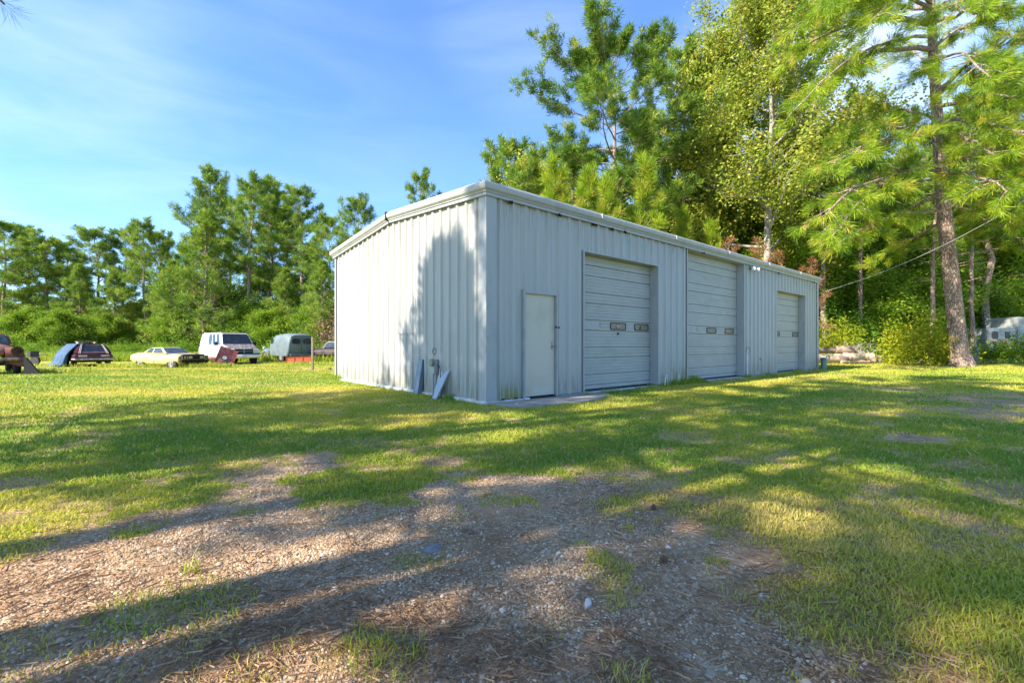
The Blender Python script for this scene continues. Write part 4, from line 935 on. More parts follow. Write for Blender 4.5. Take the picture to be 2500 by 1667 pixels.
for px, yt, d, lb, rz in [(1700, 400, 38, 'pine behind the left side of the sweetgum', 1), (1790, 430, 42, 'dark pine seen through the sweetgum branches', 2), (1960, 330, 36, 'pine behind the right side of the sweetgum', 3), (2020, 330, 31, 'pine whose bare trunk stands just right of the building end', 2)]:
    tl('pD' if rz % 2 else 'pC', px, yt, d, lb, rz=rz, sxy=1.15)
tl('pC', 2075, 300, 38, 'pine behind the drooping left branches of the big near pine', sxy=1.2)
tl('pD', 2190, 400, 40, 'pine between the big near pine and the cable, left of its trunk', sxy=1.2)
tl('pC', 2262, 330, 31, 'leaning dark trunked pine just left of the big near pine', sxy=.9)
tl('pD', 2395, 210, 38, 'pine directly right of the big near pine trunk', sxy=1.2)
for px, yt, d, lb in [(1725, 150, 35, 'slender pine trunk rising behind the left limbs of the sweetgum'), (1815, 120, 38, 'slender pine rising directly behind the sweetgum trunk'), (1945, 130, 34, 'slender pine between the sweetgum and the near pine branches'), (2110, 250, 33, 'slender pine left of the leaning dark trunk'), (2215, 300, 37, 'slender pine just behind the yellow bush'), (2385, 260, 32, 'slender bare trunked pine right of the big near pine')]:
    tl('pC', px, yt, d, lb, sxy=.8)
tl('pC', 2442, 240, 44, 'pine with a bare reddish trunk near the right edge, above the camper', sxy=1.1)
tl('pD', 2530, 150, 36, 'dark pine cut by the right edge of the view', sxy=1.3)
tl('pA', 1560, 330, 44, 'pine set far back in the gap above the bright young pine', sxy=1.1)
for i, (k, px, yt, d) in enumerate(sorted([('gA', 1640, 500, 36), ('gY', 1700, 500, 34), ('gA', 1780, 480, 38), ('gA', 1850, 520, 34), ('gY', 1930, 520, 34), ('gA', 1990, 500, 37), ('gA', 2050, 560, 38), ('gA', 2120, 520, 40), ('gB', 2040, 640, 33), ('gB', 2110, 610, 35), ('gB', 2180, 600, 34), ('gA', 2230, 540, 39), ('gB', 2290, 620, 34), ('gA', 2350, 520, 40), ('gB', 2400, 610, 38), ('gA', 2470, 560, 41), ('gB', 2530, 590, 39), ('gA', 1480, 430, 42), ('gA', 1900, 500, 44), ('gA', 2140, 450, 46), ('gA', 2300, 450, 46), ('gA', 2420, 450, 48), ('gA', 2560, 420, 44),
                     ('gB', 2130, 680, 31), ('gB', 2215, 690, 32), ('gB', 2060, 700, 32), ('gB', 2370, 690, 37), ('gB', 2450, 670, 40)], key=lambda q: q[1])):
    tl(k, px, yt, d+(3.5 if k == 'gB' else 0), ordl(i)+' leafy wood tree, behind '+mark(px), 'broadleaf trees of the wood on the right', 'broadleaf tree', sxy=1.2)
for i in range(16):
    px = 2015+i*36; d = random.uniform(31.5, 35) if px < 2330 else random.uniform(37, 42)
    place('bB' if i % 2 else 'bA', (px-CX)/F*d, d, random.uniform(2.0, 3.4), ordl(i)+' wood edge bush, behind '+mark(px), 'bush', 'bushes along the edge of the right hand wood')
# yellow green bush left of the big pine
by = pt(2248, 842, 24.3); b = bush(91, 2.2, 1.6, 'leafy', n=300, K=30, size=.125, name='bush', vb=.06, lob=.30, cl=.19); b.location = (by[0], by[1], 0); tag(b, 'rounded yellow green bush standing left of the big pine trunk', 'bush')
b = bush(92, 1.5, 1.4, 'leafd', n=260, K=30, size=.10, name='bush', vb=.1, lob=.2, cl=.15); p = pt(2505, 842, 25.5); b.location = (p[0], p[1], 0); tag(b, 'dark green low bush at the right edge in front of the camper', 'bush')
b = bush(93, 2.2, 1.3, 'leafy', n=200, K=28, size=.12, name='bush', vb=0, lob=.3, cl=.18); p = pt(2045, 842, 29.5); b.location = (p[0], p[1], 0); tag(b, 'yellow green bush behind the log pile beside the building end', 'bush')
b = bush(94, 3.9, 1.4, 'leafb', n=150, K=14, size=.14, name='dry_bush', vb=.1, lob=.4, cl=.25); p = pt(818, 842, 37); b.location = (p[0], p[1], -.15); tag(b, 'dead brown vine covered shrub beside the left edge of the building', 'bush')
for px, yt, d, lb in [(1845, 600, 23.5, 'dead orange needled young pine above the roof, the widest of its row'), (1785, 590, 24.5, 'dead orange pine top, leftmost above the roof'), (1985, 652, 23.5, 'small dead orange pine top at the far end of the roof'), (1900, 625, 24, 'dead orange pine top between the widest one and the far roof end')]:
    H = CH+(HZ-yt)/F*d; o = pine(int(px), H, H*.4, .05, 1.0, 16, tsz=.26, K=14, w=.022, shape='cone', mat='leafo', dead=2, sub=4, tn=2); o.location = ((px-CX)/F*d, d, 0); tag(o, lb, 'dead pine')
# ---- the big near pine on the right, limbs as they grow
def bigpine():
    d0 = 22.6; T = Tree(5); r = T.r
    base = np.array([(2348-CX)/F*d0, d0, 0.])
    key = [(2348, 905, .74), (2341, 860, .60), (2333, 780, .53), (2324, 690, .50), (2313, 600, .47), (2304, 500, .44), (2298, 425, .40), (2290, 320, .36), (2284, 220, .33), (2278, 130, .30), (2274, 40, .27), (2270, -60, .23), (2268, -170, .19), (2270, -280, .12), (2272, -360, .05)]
    pts = [np.array(pt(x, y, d0))-base for x, y, _ in key]; rad = [q[2]*.64 for q in key]; T.line(pts, rad, 16)
    Pz = np.array([p[2] for p in pts]); PA = np.array(pts)
    def at(z): return np.array([np.interp(z, Pz, PA[:, i]) for i in range(3)])
    # root flare
    for k in range(9):
        a = k*.7; T.line([np.array([math.cos(a)*.16, math.sin(a)*.16, .6]), np.array([math.cos(a)*.34, math.sin(a)*.34, .14]), np.array([math.cos(a)*.54, math.sin(a)*.54, -.06])], [.18, .16, .07], 8)
    def L(ys, ex, ey, dd=0., r0=.09, sub=13, sag=.0, tsz=.40, tn=6, mid=None, dens=1.1):
        z = (HZ-ys)/F*d0+CH; p0 = at(z); e = np.array(pt(ex, ey, d0+dd))-base
        n = 7; m = np.array(pt(mid[0], mid[1], d0+dd*.5))-base if mid else (p0+e)/2+np.array([0, 0, .12*np.linalg.norm(e-p0)])
        P = [p0*(1-t)**2+2*m*t*(1-t)+e*t*t+r.standard_normal(3)*.06*(0 < t < 1) for t in np.linspace(0, 1, n+1)]
        T.line(P, [r0*(1-.82*i/n)+.008 for i in range(n+1)], 6); P = np.array(P); Ln = np.linalg.norm(np.diff(P, axis=0), axis=1).sum()
        for k in range(sub):
            u = .34+.66*(k+r.random()*.8)/sub; q = min(u, .999)*n; i = int(q); p = P[i]+(P[i+1]-P[i])*(q-i); dd_ = unit(P[i+1]-P[i])
            ang = (1 if k % 2 else -1)*math.radians(r.uniform(20, 75)); ca, sa = math.cos(ang), math.sin(ang)
            sd = unit(np.array([dd_[0]*ca-dd_[1]*sa, dd_[0]*sa+dd_[1]*ca, dd_[2]*.6+r.uniform(-.25, .3)-sag]))
            l = min(Ln*.32, 1.9)*r.uniform(.6, 1.2)*(1.15-.5*u); ee = p+sd*l+np.array([0, 0, -.10*l]); T.line([p, (p+ee)/2+np.array([0, 0, .08*l]), ee], [.026, .016, .007], 4)
            mm = max(3, int(tn*dens*max(1, l/.9)))
            for j in range(mm):
                t = .25+.75*(j+r.random())/mm; T.tuft(p+(ee-p)*t+r.standard_normal(3)*.10, sd+np.array([0, 0, .15-sag])+r.standard_normal(3)*.4, tsz*r.uniform(.8, 1.2))
        T.tuft(P[-1], unit(P[-1]-P[-2]), tsz)
    L(60, 1935, 130, -2, .13, 16, .1, mid=(2110, 10))
    L(122, 1985, 215, -3, .12, 13, .15, mid=(2110, 105)); L(90, 1960, 250, -6, .08, 11, .2, mid=(2090, 90)); L(20, 2040, 40, 3, .09, 10)
    L(20, 1990, 20, -4, .09, 12, .1); L(10, 2120, -20, -5, .08, 10); L(-60, 2050, -40, -3, .08, 10); L(-120, 2140, -150, -3, .07, 8); L(-100, 2400, -110, -3, .07, 8)
    L(330, 2095, 320, -3.5, .09, 14, .05, mid=(2180, 300)); L(320, 2030, 400, -6, .09, 14, .15, mid=(2170, 320)); L(300, 2120, 250, 2.5, .07, 10)
    L(420, 2030, 580, -5.5, .09, 16, .2, mid=(2140, 390)); L(415, 2080, 470, -3, .08, 12, .1); L(520, 2050, 590, -4, .07, 12, .2, mid=(2180, 500)); L(430, 2010, 530, -7, .07, 12, .25, mid=(2130, 400))
    L(440, 2130, 470, 2, .07, 11, .1)
    L(235, 2460, 150, -2, .10, 13, .05); L(225, 2530, 60, -4, .10, 14, .05); L(260, 2560, 240, -4, .10, 14, .1); L(300, 2500, 330, -5, .09, 14, .12); L(340, 2430, 380, -5, .09, 12, .12)
    L(400, 2600, 380, -4, .10, 14, .12); L(430, 2460, 470, -6, .09, 13, .15); L(450, 2560, 520, -5, .09, 13, .15); L(480, 2420, 560, 2, .08, 11, .1); L(500, 2520, 610, 2.5, .08, 11, .1)
    L(120, 2400, 60, 2, .09, 10); L(60, 2480, 20, -3, .09, 12); L(0, 2420, -60, -3, .09, 10); L(470, 2150, 560, 3, .08, 12, .1); L(540, 2130, 650, 4, .07, 9, .1)
    L(180, 2200, 120, 4, .06, 7); L(-30, 1930, 70, -4, .09, 13, .1); L(0, 2130, 50, -6, .07, 10, .1); L(-80, 2020, 10, -6, .08, 12, .1); L(40, 2360, 30, -6, .07, 10, .1); L(150, 2420, 190, -7, .07, 11, .1)
    for k in range(16):                               # bare twigs on the trunk
        z = (HZ-random.uniform(440, 720))/F*d0+CH; p = at(z); az = random.uniform(0, 6.28); q = p+np.array([math.cos(az), math.sin(az), .1])*random.uniform(.7, 1.4); e = q+np.array([math.cos(az+.7), math.sin(az+.7), .3])*.6
        T.line([p, q, e], [.028, .016, .006], 5); T.line([q, q+np.array([math.cos(az-.6), math.sin(az-.6), -.1])*.6], [.014, .005], 4)
    root = empty('pine_tree', tuple(base)); T.wood('trunk', M['bark'], root); T.needles('crown', M['needle_bright'], root, 34, .018, bias=1.3, droop=.10, vb=.02); return root
bp_ = bigpine(); tag(bp_, 'big near pine with a thick bare trunk, right of the yellow bush', 'pine tree')
# ---- pines standing left of and behind the camera; they throw the shade over the yard and the corner of the gable wall
def shade(seed, x, y, H, cs, L0, lb, limbs=30, extra=None, shape='round', rt=.2, K=10, lean=(0, 0)):
    T = Tree(seed); o = pine(seed, H, cs, rt, L0, limbs, tsz=.42, K=K, w=.05, shape=shape, tn=4, dead=4, lean=lean); o.location = (x, y, 0); tag(o, lb, 'pine tree'); return o
shade(101, -6.2, -1.15, 18, 7.0, 3.6, 'tall pine left of the camera whose trunk shadow crosses the near gravel', K=9)
shade(102, -11.3, 2.5, 11.6, 4.4, 3.8, 'pointed pine left of the yard whose shadow peaks on the gable wall', 62, shape='cone', rt=.15, K=13)
shade(103, -11.65, -.80, 17.5, 6.5, 3.2, 'taller pine beside the pointed one, shading the building corner', K=7)
shade(104, -10.2, -2.2, 18, 7.5, 3.8, 'pine behind the camera on the left, shading the middle of the lawn')
shade(105, -5.6, 2.4, 17, 8.0, 3.0, 'bare stemmed pine just left of the camera, shading the lawn before the far doors', K=12)
shade(108, -8.7, -3.2, 17, 6.6, 3.2, 'thin crowned pine behind the camera, dappling the right edge of the gravel', K=11)
shade(106, -8.4, -5.8, 20, 9.0, 3.8, 'tallest pine behind the camera, shading the lawn near the far doors', K=14)
shade(107, -6.8, -4.3, 17, 6.5, 3.0, 'slim pine behind the camera, shading the near right corner of the lawn', K=13)
# needle spray that hangs into the top left corner of the view
T = Tree(7); tip = np.array(pt(12, 12, 4.6)); a = np.array([-6.2, -1.1, 6.6]); m_ = (a+tip)/2+np.array([-.3, 0, .6]); P = [a*(1-t)**2+2*m_*t*(1-t)+tip*t*t for t in np.linspace(0, 1, 9)]
T.line(P, [.06*(1-.9*i/8)+.004 for i in range(9)], 5)
for t in (.8, .88, .94, 1.0): q = a*(1-t)**2+2*m_*t*(1-t)+tip*t*t; T.tuft(q, tip-m_, .2)
par = [o for o in bpy.data.objects if o.get('label', '').startswith('tall pine left of the camera')][0]
for o in (T.wood('branch', M['bark'], par), T.needles('needle_spray', M['needle'], par, 60, .003)): o.location = -Vector(par.location)
# ---- depth of the wood: one mass of leaves far behind on each side
def mass(name, boxes, label, seed):
    r = np.random.default_rng(seed); V = []; Fc = []; A = []; c = 0
    for (x0, x1, y0, y1, z1, n, sz) in boxes:
        x = r.uniform(x0, x1, n); y = r.uniform(y0, y1, n); top = z1*(.55+.75*fbm(x, y, .16, 3, seed)); z = top*r.random(n)**.8
        cc = np.stack([x, y, z], -1); a = unit(r.standard_normal((n, 3))); b = unit(np.cross(unit(r.standard_normal((n, 3))), a)); L_ = (sz*(.5+r.random(n)))[:, None]
        V.append(np.stack([cc-a*L_*.5, cc-b*L_*.3, cc+a*L_*.5, cc+b*L_*.3], 1).reshape(-1, 3)); i = np.arange(n)*4+c; Fc.append(np.stack([i, i+1, i+2, i+3], -1)); c += 4*n
        A.append(np.repeat(np.clip(.2+.5*fbm(x+z, y+z, .5, 3, 3)-.1+.2*(r.random(n)-.5), 0, 1), 4))
    tag(link(name, np_mesh(name, np.concatenate(V), np.concatenate(Fc), M['leafd'], {'var': np.concatenate(A)})), label, 'woods', kind='stuff')
mass('distant_woods', [(-85, -14, 60, 74, 6.8, 42000, .75)], 'dark mass of the far wood showing between the trunks beyond the field', 3)
mass('distant_woods', [(14, 75, 48, 62, 8.0, 46000, .7), (-8, 16, 52, 60, 8, 10000, .7)], 'dense green mass of the wood deep behind the right hand trees', 4)
# ------------------------------------------------------------------ vehicles
C = {}
C['glass'] = paint('dusty_car_glass', (.035, .05, .055), (.07, .09, .10), scale=4, rough=.12)
C['glassd'] = paint('dark_car_glass', (.018, .022, .03), (.03, .035, .045), scale=4, rough=.1)
C['tyre'] = paint('weathered_tyre', (.045, .042, .04), (.09, .08, .07), scale=14, rough=.9)
C['rim'] = paint('rusty_steel_rim', (.42, .40, .37), (.24, .14, .08), scale=8, rough=.45, metal=.5)
C['chrome'] = paint('tarnished_chrome', (.62, .60, .55), (.30, .24, .16), scale=9, rough=.25, metal=.9)
C['maroon'] = paint('maroon_paint', (.065, .012, .017), (.10, .028, .03), scale=3, mixlo=.45, mixhi=.75, rough=.35)
C['stripe'] = paint('pale_pinstripe', (.65, .50, .46), (.5, .38, .34), rough=.4)
C['yellow'] = paint('faded_yellow_paint', (.68, .58, .24), (.62, .42, .07), scale=2.2, mixlo=.45, mixhi=.8, rough=.45)
C['vanw'] = paint('peeling_white_paint', (.80, .79, .76), (.42, .38, .37), scale=2.4, mixlo=.50, mixhi=.72, rough=.5)
C['vanhood'] = paint('peeled_hood_paint', (.10, .08, .085), (.36, .30, .31), scale=6, mixlo=.48, mixhi=.62, rough=.6, stretch=(1, 3, 1))
C['panelg'] = paint('grey_green_primer', (.14, .18, .18), (.09, .12, .125), scale=2, mixlo=.4, mixhi=.7, rough=.6)
C['rust'] = paint('bare_rust', (.22, .08, .04), (.30, .13, .08), scale=7, rough=.85)
C['rustp'] = paint('rust_and_old_red_paint', (.26, .085, .05), (.12, .055, .035), scale=3, mixlo=.42, mixhi=.62, rough=.75, bump=.3)
C['redpart'] = paint('dull_red_paint', (.36, .08, .06), (.50, .26, .23), scale=5, mixlo=.5, mixhi=.72, rough=.6)
C['darkcar'] = paint('sunburnt_black_paint', (.05, .042, .045), (.16, .10, .085), scale=2.5, mixlo=.45, mixhi=.68, rough=.5)
C['orange'] = paint('orange_red_paint', (.45, .085, .015), (.30, .07, .03), scale=6, mixlo=.55, mixhi=.75, rough=.55)
C['tarp'] = paint('blue_tarp', (.02, .06, .13), (.045, .12, .22), scale=3, mixlo=.4, mixhi=.7, rough=.75, bump=.8, bscale=7)
C['oldwood'] = paint('pale_old_wood', (.52, .44, .28), (.36, .30, .2), scale=4, rough=.85)
C['lamp'] = paint('headlamp_glass', (.55, .56, .55), (.4, .42, .42), rough=.15)
C['redlamp'] = paint('tail_lamp', (.62, .50, .48), (.5, .3, .28), rough=.2)
C['amber'] = paint('amber_lamp', (.6, .25, .05), (.5, .2, .05), rough=.2)
def zg(x, y): return float(gz(np.float64(x), np.float64(y)))
def vehicle(name, x, y, a, label, cat, scale=1): 
    o = empty(name, (x, y, zg(x, y)), math.radians(a)); o.scale = (scale,)*3; return tag(o, label, cat)
def body_loft(st, n=18, pw=3.2):
    """stations (x, z_low, z_high, half_width) -> rounded box rings along the car"""
    rings = []
    for x, zl, zh, hw in st:
        rg = []
        for k in range(n):
            a = 2*math.pi*(k+.5)/n; c, s = math.cos(a), math.sin(a)
            q = (abs(c)**pw+abs(s)**pw)**(-1/pw); rg.append((x, hw*c*q, (zl+zh)/2+(zh-zl)/2*s*q))
        rings.append(rg)
    return MB().loft(rings)
def lerp(a, b, t): return tuple(p+(q-p)*t for p, q in zip(a, b))
def subquad(q, u0, u1, v0, v1, off=.012, th=.01):
    def P(u, v): return Vector(lerp(lerp(q[0], q[1], u), lerp(q[3], q[2], u), v))
    n = (P(1, 0)-P(0, 0)).cross(P(0, 1)-P(0, 0)).normalized(); pts = [P(u0, v0), P(u1, v0), P(u1, v1), P(u0, v1)]
    # rounded corners
    out = []
    for i in range(4):
        a, b, c = pts[i-1], pts[i], pts[(i+1) % 4]
        out += [b+(a-b)*.10, b+(a-b)*.03+(c-b)*.03, b+(c-b)*.10]
    return [[p+n*off for p in out], [p+n*(off-th-.03) for p in out]]
def glass(parent, q, *uv, mat=None, name='window'): return MB().loft(subquad(q, *uv)).build(name, mat or C['glass'], parent)
def cabin(parent, mat, bs, rf, name='cabin', bev=.05):
    """bs, rf: corner lists (front left, rear left, rear right, front right) at belt and roof"""
    o = MB().loft([bs, rf]).build(name, mat, parent, smooth=True, bevel=bev, angle=50); return o
def wheel(parent, x, y, r=.32, w=.19, rim=None):
    s = 1 if y > 0 else -1
    MB().disc((x, y-s*.02, r*1.02), r*1.22, .10, 22).build('wheel_well', M['dark'], parent)
    wh = MB().tube([(x, y-s*w*.9, r), (x, y-s*w*.8, r), (x, y+s*.01, r), (x, y+s*.035, r)], [r*.9, r, r, r*.86], 22).build('wheel', C['tyre'], parent, smooth=True)
    mb = MB().tube([(x, y+s*.02, r), (x, y+s*.045, r), (x, y+s*.03, r)], [r*.62, r*.60, r*.2], 18); mb.disc((x, y+s*.045, r), r*.2, .04, 12); mb.ring((x, y+s*.043, r), r*.6, .014); mb.build('rim', rim or C['rim'], wh, smooth=True)
    return wh
def lamp(parent, x, y, z, w, h, name='headlight', mat=None, d=.05, bev=.012): return MB().box((x, y, z), (d, w, h)).build(name, mat or C['lamp'], parent, bevel=bev)
def wheels4(o, xf, xr, yw, r, rim=None):
    for x in (xf, xr):
        for s in (-1, 1): wheel(o, x, s*yw, r, rim=rim)
# --- maroon hatchback under a tarp, seen from behind
o = vehicle('parked_car', -25.5, 27.3, 142, 'maroon hatchback seen from behind with a blue tarp over its left side', 'car', .92)
body_loft([(-2.14, .42, .72, .74), (-2.10, .34, .78, .90), (-1.8, .26, .84, .97), (-.8, .24, .88, .99), (.6, .24, .88, .99), (1.2, .25, .86, .94), (1.9, .3, .80, .84), (2.1, .36, .70, .66)], n=22, pw=4).build('body', C['maroon'], o, smooth=True)
bs = [(1.1, .92, .80), (-2.04, .92, .78), (-2.04, -.92, .78), (1.1, -.92, .80)]; rf = [(.35, .66, 1.36), (-1.45, .66, 1.36), (-1.45, -.66, 1.36), (.35, -.66, 1.36)]
cabin(o, C['maroon'], bs, rf, bev=.07)
rear = [bs[1], bs[2], rf[2], rf[1]]
hat = glass(o, rear, .15, .85, .16, .90, mat=C['glassd'], name='rear_window')
mb = MB()
for u in (.12, .155, .845, .88): 
    a = lerp(bs[1], bs[2], u); b = lerp(rf[1], rf[2], u); mb.tube([Vector(a)+Vector((-.03, 0, .03)), Vector(b)+Vector((-.03, 0, .02))], .012, 6)
mb.tube([(-1.98, .62, .87), (-1.98, -.62, .87)], .012, 6); mb.build('pinstripe', C['stripe'], o)
for s in (1, -1):
    q = [(bs[1][0], s*.92, .78), (bs[0][0], s*.92, .80), (rf[0][0], s*.66, 1.36), (rf[1][0], s*.66, 1.36)]
    if s > 0: q = [q[1], q[0], q[3], q[2]]
    glass(o, q, .05, .34, .10, .9, mat=C['glassd']) if s < 0 else glass(o, q, .66, .95, .10, .9, mat=C['glassd'])
    glass(o, q, .38, .90, .10, .9, mat=C['glassd']) if s < 0 else glass(o, q, .10, .62, .10, .9, mat=C['glassd'])
    lamp(o, -2.12, s*.52, .66, .42, .12, 'tail_light', C['redlamp'])
MB().box((-2.15, 0, .66), (.02, .34, .16)).build('plate_recess', C['maroon'], o)
MB().tube([(-2.02, .98, .46), (-2.22, .90, .46), (-2.25, 0, .46), (-2.22, -.90, .46), (-2.02, -.98, .46)], .062, 8).build('rear_bumper', C['chrome'], o, smooth=True)
MB().box((-2.12, 0, .33), (.10, 1.6, .12)).build('valance', M['dark'], o)
wheels4(o, 1.25, -1.25, .86, .30)
MB().box((-2.1, -.95, .5), (.05, .02, .14)).box((-2.1, .95, .5), (.05, .02, .14)).build('bumper_guard', M['black'], o)
tx, ty, ta = -25.5, 27.3, math.radians(142)
# tarp: a folded sheet from the roof down the left side to the grass
r_ = random.Random(4); rings = []
for i in range(53):
    t = i/52; x = -1.95+3.9*t
    prof = [(.0, 1.42), (.35, 1.41), (.66, 1.38), (.82, 1.18), (1.02, .92), (1.16, .66), (1.22, .35), (1.30, .10), (1.46, .012)]
    ring = []
    for j, (yy, zz) in enumerate(prof):
        wv = .12*math.sin(i*.95+j*.3+1.5*math.sin(i*.37))*(j/8)+r_.uniform(-.02, .02); xo = x
        if t < .3: zz = zz-.0
        lift = 0
        k = (j/8); yy2 = yy+wv+.25*k*math.sin(t*3.1)
        if x < -1.3: xo = x+(.62*(1-k)+.05)*((-1.3-x)/.65)*1.0
        ring.append((xo, yy2, max(zz+wv*.4, .012)+.015))
    rings.append(ring)
mb = MB().loft(rings, cap=False, closed=False); tp = mb.build('tarp', C['tarp'], smooth=True, angle=80)
tp.location = (tx, ty, zg(tx, ty)); tp.rotation_euler = (0, 0, ta); tp.scale = (.92, .92, .92); tag(tp, 'crumpled blue tarp hanging from the maroon hatchback down to the grass', 'tarp')
sd = tp.modifiers.new('thick', 'SOLIDIFY'); sd.thickness = .012
mb = MB()
for k in range(3): mb.box((.2+.22*k-.2, 0, 1.56), (.10, 1.0, .03))
for s in (-.42, .42): mb.box((.2, s, 1.49), (.62, .06, .10))
pal = mb.build('wooden_pallet', C['oldwood']); pal.location = tp.location; pal.rotation_euler = tp.rotation_euler; pal.scale = (.92, .92, .92); tag(pal, 'small pale wooden frame lying on top of the tarped maroon car', 'pallet')
# --- yellow coupe without its nose
o = vehicle('parked_car', -19.25, 25.7, -20, 'pale yellow two door coupe with its front end missing, sunk in weeds', 'car', .93); o.location.z -= .07
body_loft([(-2.42, .50, .78, .60), (-2.38, .36, .86, .82), (-2.0, .30, .93, .90), (-1.3, .22, .96, .93), (-.4, .20, .90, .92), (.7, .20, .88, .92), (1.3, .24, .90, .92), (1.75, .26, .86, .90), (1.86, .34, .82, .84)], n=22, pw=4.2).build('body', C['yellow'], o, smooth=True)
MB().loft([[(.55, .70, .87), (.55, -.70, .87), (2.02, -.66, .80), (2.02, .66, .80)], [(.55, .64, .93), (.55, -.64, .93), (1.98, -.60, .85), (1.98, .60, .85)]]).build('hood', C['darkcar'], o, bevel=.02)
bs = [(.75, .80, .88), (-1.45, .74, .91), (-1.45, -.74, .91), (.75, -.80, .88)]; rf = [(-.02, .56, 1.25), (-.95, .54, 1.24), (-.95, -.54, 1.24), (-.02, -.56, 1.25)]
cabin(o, C['yellow'], bs, rf, bev=.05)
glass(o, [bs[3], bs[0], rf[0], rf[3]], .06, .94, .08, .92, name='windshield')
glass(o, [bs[1], bs[2], rf[2], rf[1]], .08, .92, .08, .92, name='rear_window')
for s in (1, -1):
    q = [(bs[1][0], s*.74, .91), (bs[0][0], s*.80, .88), (rf[0][0], s*.56, 1.25), (rf[1][0], s*.54, 1.24)]
    if s > 0: q = [q[1], q[0], q[3], q[2]]
    a = (.12, .42, .48, .93) if s < 0 else (.58, .88, .07, .52)
    glass(o, q, a[0], a[1], .14, .90); glass(o, q, a[2], a[3], .14, .90)
mb = MB(); mb.box((2.0, 0, .66), (.30, 1.5, .22)); mb.box((1.95, 0, .44), (.12, 1.5, .12)); mb.box((2.1, 0, .34), (.05, 1.2, .1)); mb.build('front_frame', M['dark'], o)
for y in (-.58, -.33, .33, .58): MB().box((2.16, y, .67), (.03, .20, .15)).build('headlight_bezel', C['oldwood'], o)
for y in (-.58, .58): MB().tube([(2.16, y, .67), (2.19, y, .67)], .055, 12).build('headlight', M['dark'], o)
for s in (-1, 1): MB().box((.1, s*.935, .70), (.16, .012, .03)).build('door_handle', M['dark'], o)
MB().box((-.12, -.925, .55), (.012, .01, .5)).build('door_seam', M['dark'], o); MB().box((1.1, -.925, .62), (.22, .012, .035)).build('badge', M['dark'], o)
wheels4(o, 1.38, -1.37, .87, .32)
# --- white van
a = -39.3; hx, hy = math.cos(math.radians(a)), math.sin(math.radians(a)); P = (-.628*28.2, 28.2); lx, ly = -hy, hx
o = vehicle('parked_van', P[0]-hx*2.5+lx*1.0, P[1]-hy*2.5+ly*1.0, a, 'white van with a peeling dark hood and rusting roof edge, red panel against its bumper', 'van', 1.02)
body_loft([(-2.5, .5, 1.1, .90), (-2.46, .36, 1.20, .98), (-1.5, .32, 1.24, 1.0), (.9, .32, 1.24, 1.0), (1.7, .34, 1.22, 1.0), (2.3, .40, 1.04, .97), (2.46, .46, .98, .93)], n=24, pw=5.5).build('body', C['vanw'], o, smooth=True)
bs = [(1.62, .97, 1.14), (-2.44, .97, 1.12), (-2.44, -.97, 1.12), (1.62, -.97, 1.14)]; rf = [(.92, .80, 1.99), (-2.28, .82, 2.01), (-2.28, -.82, 2.01), (.92, -.80, 1.99)]
cabin(o, C['vanw'], bs, rf, 'upper_body', .08)
glass(o, [bs[3], bs[0], rf[0], rf[3]], .05, .95, .10, .90, mat=C['glassd'], name='windshield')
MB().loft([[(1.58, .92, 1.20), (1.58, -.92, 1.20), (2.42, -.84, .98), (2.42, .84, .98)], [(1.58, .86, 1.265), (1.58, -.86, 1.265), (2.38, -.78, 1.045), (2.38, .78, 1.045)]]).build('hood', C['vanhood'], o, bevel=.02)
for s in (1, -1):
    q = [(bs[1][0], s*.97, 1.12), (bs[0][0], s*.97, 1.14), (rf[0][0], s*.80, 1.99), (rf[1][0], s*.82, 2.01)]
    if s > 0: q = [q[1], q[0], q[3], q[2]]
    for u0, u1 in ((.42, .58), (.61, .75), (.80, .95)):
        if s > 0: u0, u1 = 1-u1, 1-u0
        glass(o, q, u0, u1, .12, .88, mat=C['glassd'])
    lamp(o, 2.44, s*.74, .82, .28, .15); lamp(o, 2.42, s*.93, .84, .06, .16, 'turn_signal', C['amber'])
    mr = MB().box((1.18, s*1.12, 1.30), (.10, .20, .22)).build('mirror', M['black'], o, bevel=.02)
MB().box((2.47, 0, .82), (.06, 1.06, .28)).build('grille', M['dark'], o, bevel=.01)
mb = MB(); mb.box((2.505, 0, .82), (.03, .06, .30)); mb.box((2.505, 0, .82), (.03, 1.08, .035)); mb.box((2.50, 0, .97), (.04, 1.1, .03)); mb.box((2.5, 0, .68), (.04, 1.1, .03)); mb.build('grille_bars', paint('blue_grey_plastic', (.22, .27, .32), (.15, .18, .2)), o)
MB().tube([(2.15, .99, .50), (2.5, .90, .50), (2.60, 0, .50), (2.5, -.90, .50), (2.15, -.99, .50)], .115, 8).build('front_bumper', C['vanw'], o, smooth=True)
MB().box((2.52, 0, .655), (.05, 1.9, .06)).build('bumper_strip', M['black'], o)
MB().box((.05, -1.005, .72), (.015, .012, .75)).box((1.02, -1.005, .72), (.015, .012, .75)).build('door_seam', M['dark'], o)
MB().box((.28, -1.01, 1.0), (.16, .02, .04)).build('door_handle', M['dark'], o)
MB().box((-.7, -1.0, .42), (3.0, .02, .07)).build('rocker_rust', C['rust'], o)
MB().box((.93, 0, 1.985), (.07, 1.5, .03)).build('roof_rust', C['rust'], o, bevel=.008)
for y in (-.4, .4): MB().tube([(1.62, y, 1.20), (1.5, y+.35, 1.34)], .010, 5).build('wiper', M['black'], o)
wheels4(o, 1.6, -1.55, .93, .35)
